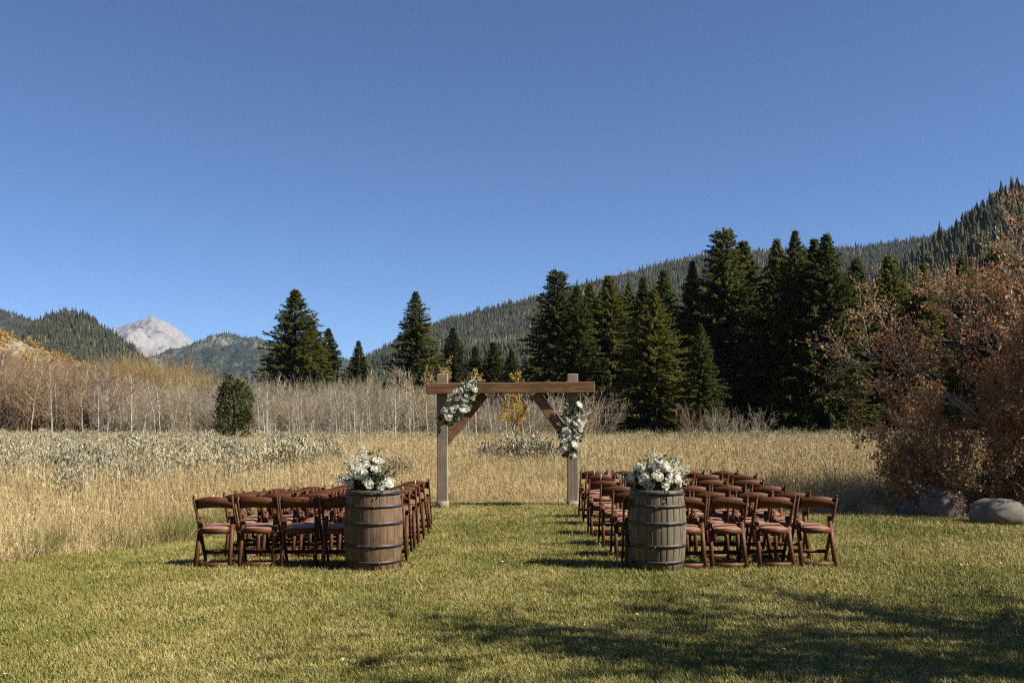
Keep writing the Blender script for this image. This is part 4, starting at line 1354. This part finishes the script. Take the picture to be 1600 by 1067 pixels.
# ================================================================ barrels
def barrel(label, loc, rz, wood, seed, gap_at=()):
    r = random.Random(seed)
    o = thing('oak_barrel', label, 'barrel', loc, rz, 'oak barrels at the aisle')
    H, Rm, Re = 0.89, 0.328, 0.290
    rad = lambda z: Re + (Rm - Re) * (1 - ((z - H / 2) / (H / 2)) ** 2) ** 1.0
    NS = 24
    wts = [r.uniform(0.75, 1.35) for _ in range(NS)]
    tot = sum(wts)
    a0 = 0
    zs = np.linspace(0, H, 11)
    for k in range(NS):
        a1 = a0 + wts[k] / tot * 6.2832
        g = (0.013 if k in gap_at else 0.0016)
        push = r.uniform(-0.0015, 0.0015)
        a = MB()
        v = []
        for z in zs:
            for rr_, q in ((rad(z) + push - .001, 0), (rad(z) + push, .08), (rad(z) + push, .5), (rad(z) + push, .92), (rad(z) + push - .001, 1), (rad(z) - 0.028, 1), (rad(z) - 0.028, 0)):
                an = (a0 + g / rr_ / 2) * (1 - q) + (a1 - g / rr_ / 2) * q
                v.append((math.cos(an) * rr_, math.sin(an) * rr_, z))
        f = []
        for i in range(len(zs) - 1):
            for q in range(7):
                f.append([i * 7 + q, i * 7 + (q + 1) % 7, i * 7 + 7 + (q + 1) % 7, i * 7 + 7 + q])
        e = 70
        f += [[6, 5, 1, 0], [5, 4, 3, 2], [5, 2, 1, 1 + 0], [e, e + 1, e + 5, e + 6], [e + 2, e + 3, e + 4, e + 5]][0:2] + [[e, e + 1, e + 5, e + 6], [e + 2, e + 3, e + 4, e + 5]]
        a.add([v[e + 1], v[e + 2], v[e + 5], v[1], v[2], v[5]], [[0, 1, 2], [3, 5, 4]])
        a.add(v, None, f)
        link('stave', a.mesh('stave', M[wood]), o)
        a0 = a1
    for z0, z1 in ((0.835, 0.882), (0.700, 0.735), (0.510, 0.550), (0.262, 0.300), (0.085, 0.118)):
        a = MB()
        n_ = 48
        v = []
        for q in range(n_):
            an = q * 6.2832 / n_
            for z, dr in ((z0, .0005), (z0, .0045), (z1, .0045), (z1, .0005)):
                rr_ = rad(z) + 0.0035 + dr
                v.append((math.cos(an) * rr_, math.sin(an) * rr_, z))
        f = [[q * 4 + w, q * 4 + (w + 1) % 4, ((q + 1) % n_) * 4 + (w + 1) % 4, ((q + 1) % n_) * 4 + w] for q in range(n_) for w in range(4)]
        a.add(v, None, f)
        h_ = link('hoop', a.mesh('hoop', M['hoop']), o)
        for dz in (0.3, 0.7):
            a = MB()
            an = r.uniform(4.2, 5.2) - rz
            rr_ = rad((z0 + z1) / 2) + 0.0085
            a.tube([(math.cos(an) * rr_, math.sin(an) * rr_, z0 + (z1 - z0) * dz), (math.cos(an) * (rr_ + .004), math.sin(an) * (rr_ + .004), z0 + (z1 - z0) * dz)], [0.006, 0.004], 6)
            link('rivet', a.mesh('rivet', M['steel']), h_)
    for z in (0.85, 0.03):
        for q in range(5):   # head boards
            x0, x1 = -Re + 0.03 + q * (2 * Re - 0.06) / 5, -Re + 0.03 + (q + 1) * (2 * Re - 0.06) / 5 - 0.003
            R_ = rad(z) - 0.029
            y0 = math.sqrt(max(0.002, R_ ** 2 - x0 ** 2)), math.sqrt(max(0.002, R_ ** 2 - x1 ** 2))
            a = MB()
            v = [(x0, -y0[0], z - .01), (x1, -y0[1], z - .01), (x1, y0[1], z - .01), (x0, y0[0], z - .01), (x0, -y0[0], z + .01), (x1, -y0[1], z + .01), (x1, y0[1], z + .01), (x0, y0[0], z + .01)]
            a.add(v, None, [[0, 3, 2, 1], [4, 5, 6, 7], [0, 1, 5, 4], [1, 2, 6, 5], [2, 3, 7, 6], [3, 0, 4, 7]])
            link('head_board', a.mesh('head_board', M[wood]), o)
    return o


BD = 10.78
bxl, bxr = (583.5 - 800) * BD / F, (1026 - 800) * BD / F
barrel('brown oak barrel with dark iron hoops left of the aisle', (bxl, BD, 0), 0.4, 'oak_brown', 3)
barrel('greyer weathered oak barrel with gaps between staves right of the aisle', (bxr, BD, 0), 1.1, 'oak_grey', 5, (1, 4, 9, 13, 14, 16, 17, 20))
bouquet('white rose and snapdragon arrangement on the brown left barrel', (bxl - 0.03, BD - 0.02, 0.860), 12, 28, 17, 0.30, 0.38)
bouquet('white rose and snapdragon arrangement on the grey right barrel', (bxr - 0.02, BD - 0.02, 0.860), 33, 30, 15, 0.31, 0.37)

# ================================================================ chairs
def chair_parts():
    yp = lambda z: -0.20 + 0.42 * (0.785 - z) / 0.785
    parts = []
    for s_ in (-1, 1):
        a = MB()
        a.bar((s_ * 0.208, yp(0.0), 0.0), (s_ * 0.208, yp(0.775), 0.775), 0.023, 0.042)
        a.bar((s_ * 0.208, yp(0.775), 0.775), (s_ * 0.208, yp(0.792), 0.792), 0.017, 0.028)
        parts.append(('back_post', a.mesh('back_post', M['chair'])))
        a = MB()
        top, bot = Vector((s_ * 0.172, -0.052, 0.535)), Vector((s_ * 0.184, -0.245, 0.0))
        a.bar(bot, top, 0.042, 0.034)
        dv = (top - bot).normalized()
        a.bar(top, top + dv * 0.016, 0.036, 0.022)
        parts.append(('rear_leg', a.mesh('rear_leg', M['chair'])))
        a = MB()
        a.bar((s_ * 0.193, -0.06, 0.50), (s_ * 0.1935, 0.03, 0.40), 0.004, 0.018)
        a.bar((s_ * 0.191, -0.075, 0.508), (s_ * 0.1965, -0.075, 0.508), 0.02, 0.02, (0, 1, 0))
        parts.append(('hinge_strap', a.mesh('hinge_strap', M['steel'])))
    # backrest slat
    a = MB()
    n_ = 12
    v = []
    for q in range(n_ + 1):
        u = -1 + 2 * q / n_
        x_ = 0.196 * u
        zb, zt = 0.640 + 0.018 * (1 - u * u), 0.748 + 0.034 * (1 - u * u)
        bow = -0.018 * (1 - u * u)
        for z, dy in ((zb, -.008), (zt, -.008), (zt, .010), (zb, .010)):
            v.append((x_, yp(z) + bow + dy, z))
    f = [[q * 4 + w, q * 4 + (w + 1) % 4, q * 4 + 4 + (w + 1) % 4, q * 4 + 4 + w] for q in range(n_) for w in range(4)]
    f += [[0, 3, 2, 1], [n_ * 4, n_ * 4 + 1, n_ * 4 + 2, n_ * 4 + 3]]
    a.add(v, None, f)
    parts.append(('backrest', a.mesh('backrest', M['chair'])))
    a = MB()   # seat frame
    a.bar((-0.150, -0.172, 0.402), (0.150, -0.172, 0.402), 0.060, 0.022, (0, 0, 1))
    a.bar((-0.172, 0.205, 0.415), (0.172, 0.205, 0.415), 0.055, 0.022, (0, 0, 1))
    for s_ in (-1, 1):
        a.bar((s_ * 0.138, -0.158, 0.406), (s_ * 0.160, 0.192, 0.416), 0.020, 0.050)
    parts.append(('seat_frame', a.mesh('seat_frame', M['chair'])))
    a = MB()   # pad, domed
    nx, ny = 8, 8
    v = []
    for j in range(ny + 1):
        for i in range(nx + 1):
            u, w = -1 + 2 * i / nx, -1 + 2 * j / ny
            e = (1 - u ** 6) * (1 - w ** 6)
            v.append((u * (0.146 + 0.024 * (w + 1) / 2), 0.012 + w * 0.188, 0.434 + 0.005 * w + 0.022 * e))
    f = [[j * (nx + 1) + i, j * (nx + 1) + i + 1, (j + 1) * (nx + 1) + i + 1, (j + 1) * (nx + 1) + i] for j in range(ny) for i in range(nx)]
    a.add(v, None, f)
    a.box((0, 0.012, 0.4285), (0.28, 0.36, 0.012))
    parts.append(('seat_pad', a.mesh('seat_pad', M['pad'], True)))
    a = MB()
    a.bar((-0.1965, yp(0.135), 0.135), (0.1965, yp(0.135), 0.135), 0.040, 0.020, (0, 0, 1))
    parts.append(('front_rail', a.mesh('front_rail', M['chair'])))
    a = MB()
    a.bar((-0.167, -0.231, 0.042), (0.167, -0.231, 0.042), 0.050, 0.022, (0, 0, 1))
    parts.append(('rear_rail', a.mesh('rear_rail', M['chair'])))
    a = MB()
    z0, z1 = 0.672, 0.785
    a.bar((0.0, yp(z0) - 0.029, z0), (0.0, yp(z1) - 0.029, z1), 0.013, 0.003)
    return parts, ('tape_strip', a.mesh('tape_strip', M['white_strip']))


cparts, strip = chair_parts()
rows_l = [(11.20, -1.235, 0.472), (12.05, -1.245, 0.455), (12.80, -1.235, 0.475), (13.48, -1.225, 0.49), (14.40, -1.235, 0.51), (15.55, -1.28, 0.54)]
rows_r = [(11.12, 1.275, 0.480), (11.87, 1.20, 0.482), (12.84, 1.145, 0.487), (13.88, 1.09, 0.500), (15.12, 1.125, 0.550), (16.08, 1.105, 0.535)]
front_r = [1.47, 1.96, 2.42, 2.96, 3.45]
strips = {(-1, 3, 0), (-1, 5, 0), (1, 4, 0), (1, 5, 0), (1, 5, 2)}
ROWN = ['front', 'second', 'third', 'fourth', 'fifth', 'last']
SEATN = ['aisle seat', 'second from aisle', 'third from aisle', 'fourth from aisle', 'outer end']
for side, rows in ((-1, rows_l), (1, rows_r)):
    for i, (dfront, xin, sp) in enumerate(rows):
        for j in range(5):
            x_ = xin + side * (0.222 + j * sp) + random.uniform(-0.012, 0.012)
            if side == 1 and i == 0:
                x_ = front_r[j]
            yaw = random.gauss(0, 0.035) - side * 0.01
            y_ = dfront - 0.22 + random.uniform(-0.03, 0.03) + (0.05 * (j - 1) if side == 1 and i == 0 else 0)
            if side == -1 and i == 5 and j == 0:
                yaw = 0.10
            lab = 'brown folding chair %s of aisle, %s row from camera, %s' % ('left' if side < 0 else 'right', ROWN[i], SEATN[j])
            o = thing('folding_chair', lab, 'chair', (x_, y_, float(gz(x_, y_))), yaw, 'folding chairs %s of the aisle' % ('left' if side < 0 else 'right'), (1.03, 1.03, 1.03))
            slope = float(gz(x_ + 0.2, y_) - gz(x_ - 0.2, y_)) / 0.4
            o.rotation_euler = (random.gauss(0, 0.008), random.gauss(0, 0.006) - slope, yaw)
            for nm, me in cparts:
                link(nm, me, o)
            if (side, i, j) in strips:
                tag(link(strip[0], strip[1], o), 'thin white strip on the backrest')

# fallen leaves on the lawn
a = MB()
q = np.random.default_rng(3)
n = 260
d_ = np.sqrt(q.uniform(5 ** 2, 16 ** 2, n))
x_ = q.uniform(-.58, .58, n) * d_
k = inside(LAWN, x_, d_)
x_, d_ = x_[k], d_[k]
n = len(x_)
a.kites(np.stack([x_, d_, gz(x_, d_) + q.uniform(.03, .05, n)], 1), np.stack([q.normal(0, 1, n), q.normal(0, 1, n), q.normal(0, .25, n)], 1), np.stack([q.normal(0, .3, n), q.normal(0, .3, n), np.ones(n)], 1), q.uniform(.025, .05, n), q.uniform(.015, .03, n), 0.2)
tag(link('fallen_leaves', a.mesh('fallen_leaves', leaf_mat('fallen_leaf', [(0, (0.30, 0.20, 0.09)), (0.6, (0.45, 0.34, 0.17)), (1, (0.62, 0.52, 0.32))]))), 'small tan fallen leaves scattered on the lawn', kind='stuff')

# ================================================================ air
a = MB()
a.box((0, 4700, 420 - 1.0), (13000, 9800, 842))
hm = bpy.data.materials.new('haze')
hm.use_nodes = True
t = hm.node_tree
t.nodes.clear()
ou = t.nodes.new('ShaderNodeOutputMaterial')
pv = t.nodes.new('ShaderNodeVolumePrincipled')
pv.inputs['Color'].default_value = (0.50, 0.70, 1.0, 1)
pv.inputs['Density'].default_value = 0.000036
t.links.new(pv.outputs[0], ou.inputs['Volume'])
hz = link('haze', a.mesh('haze', hm))
tag(hz, 'thin blue air between the camera and the mountains', kind='stuff')
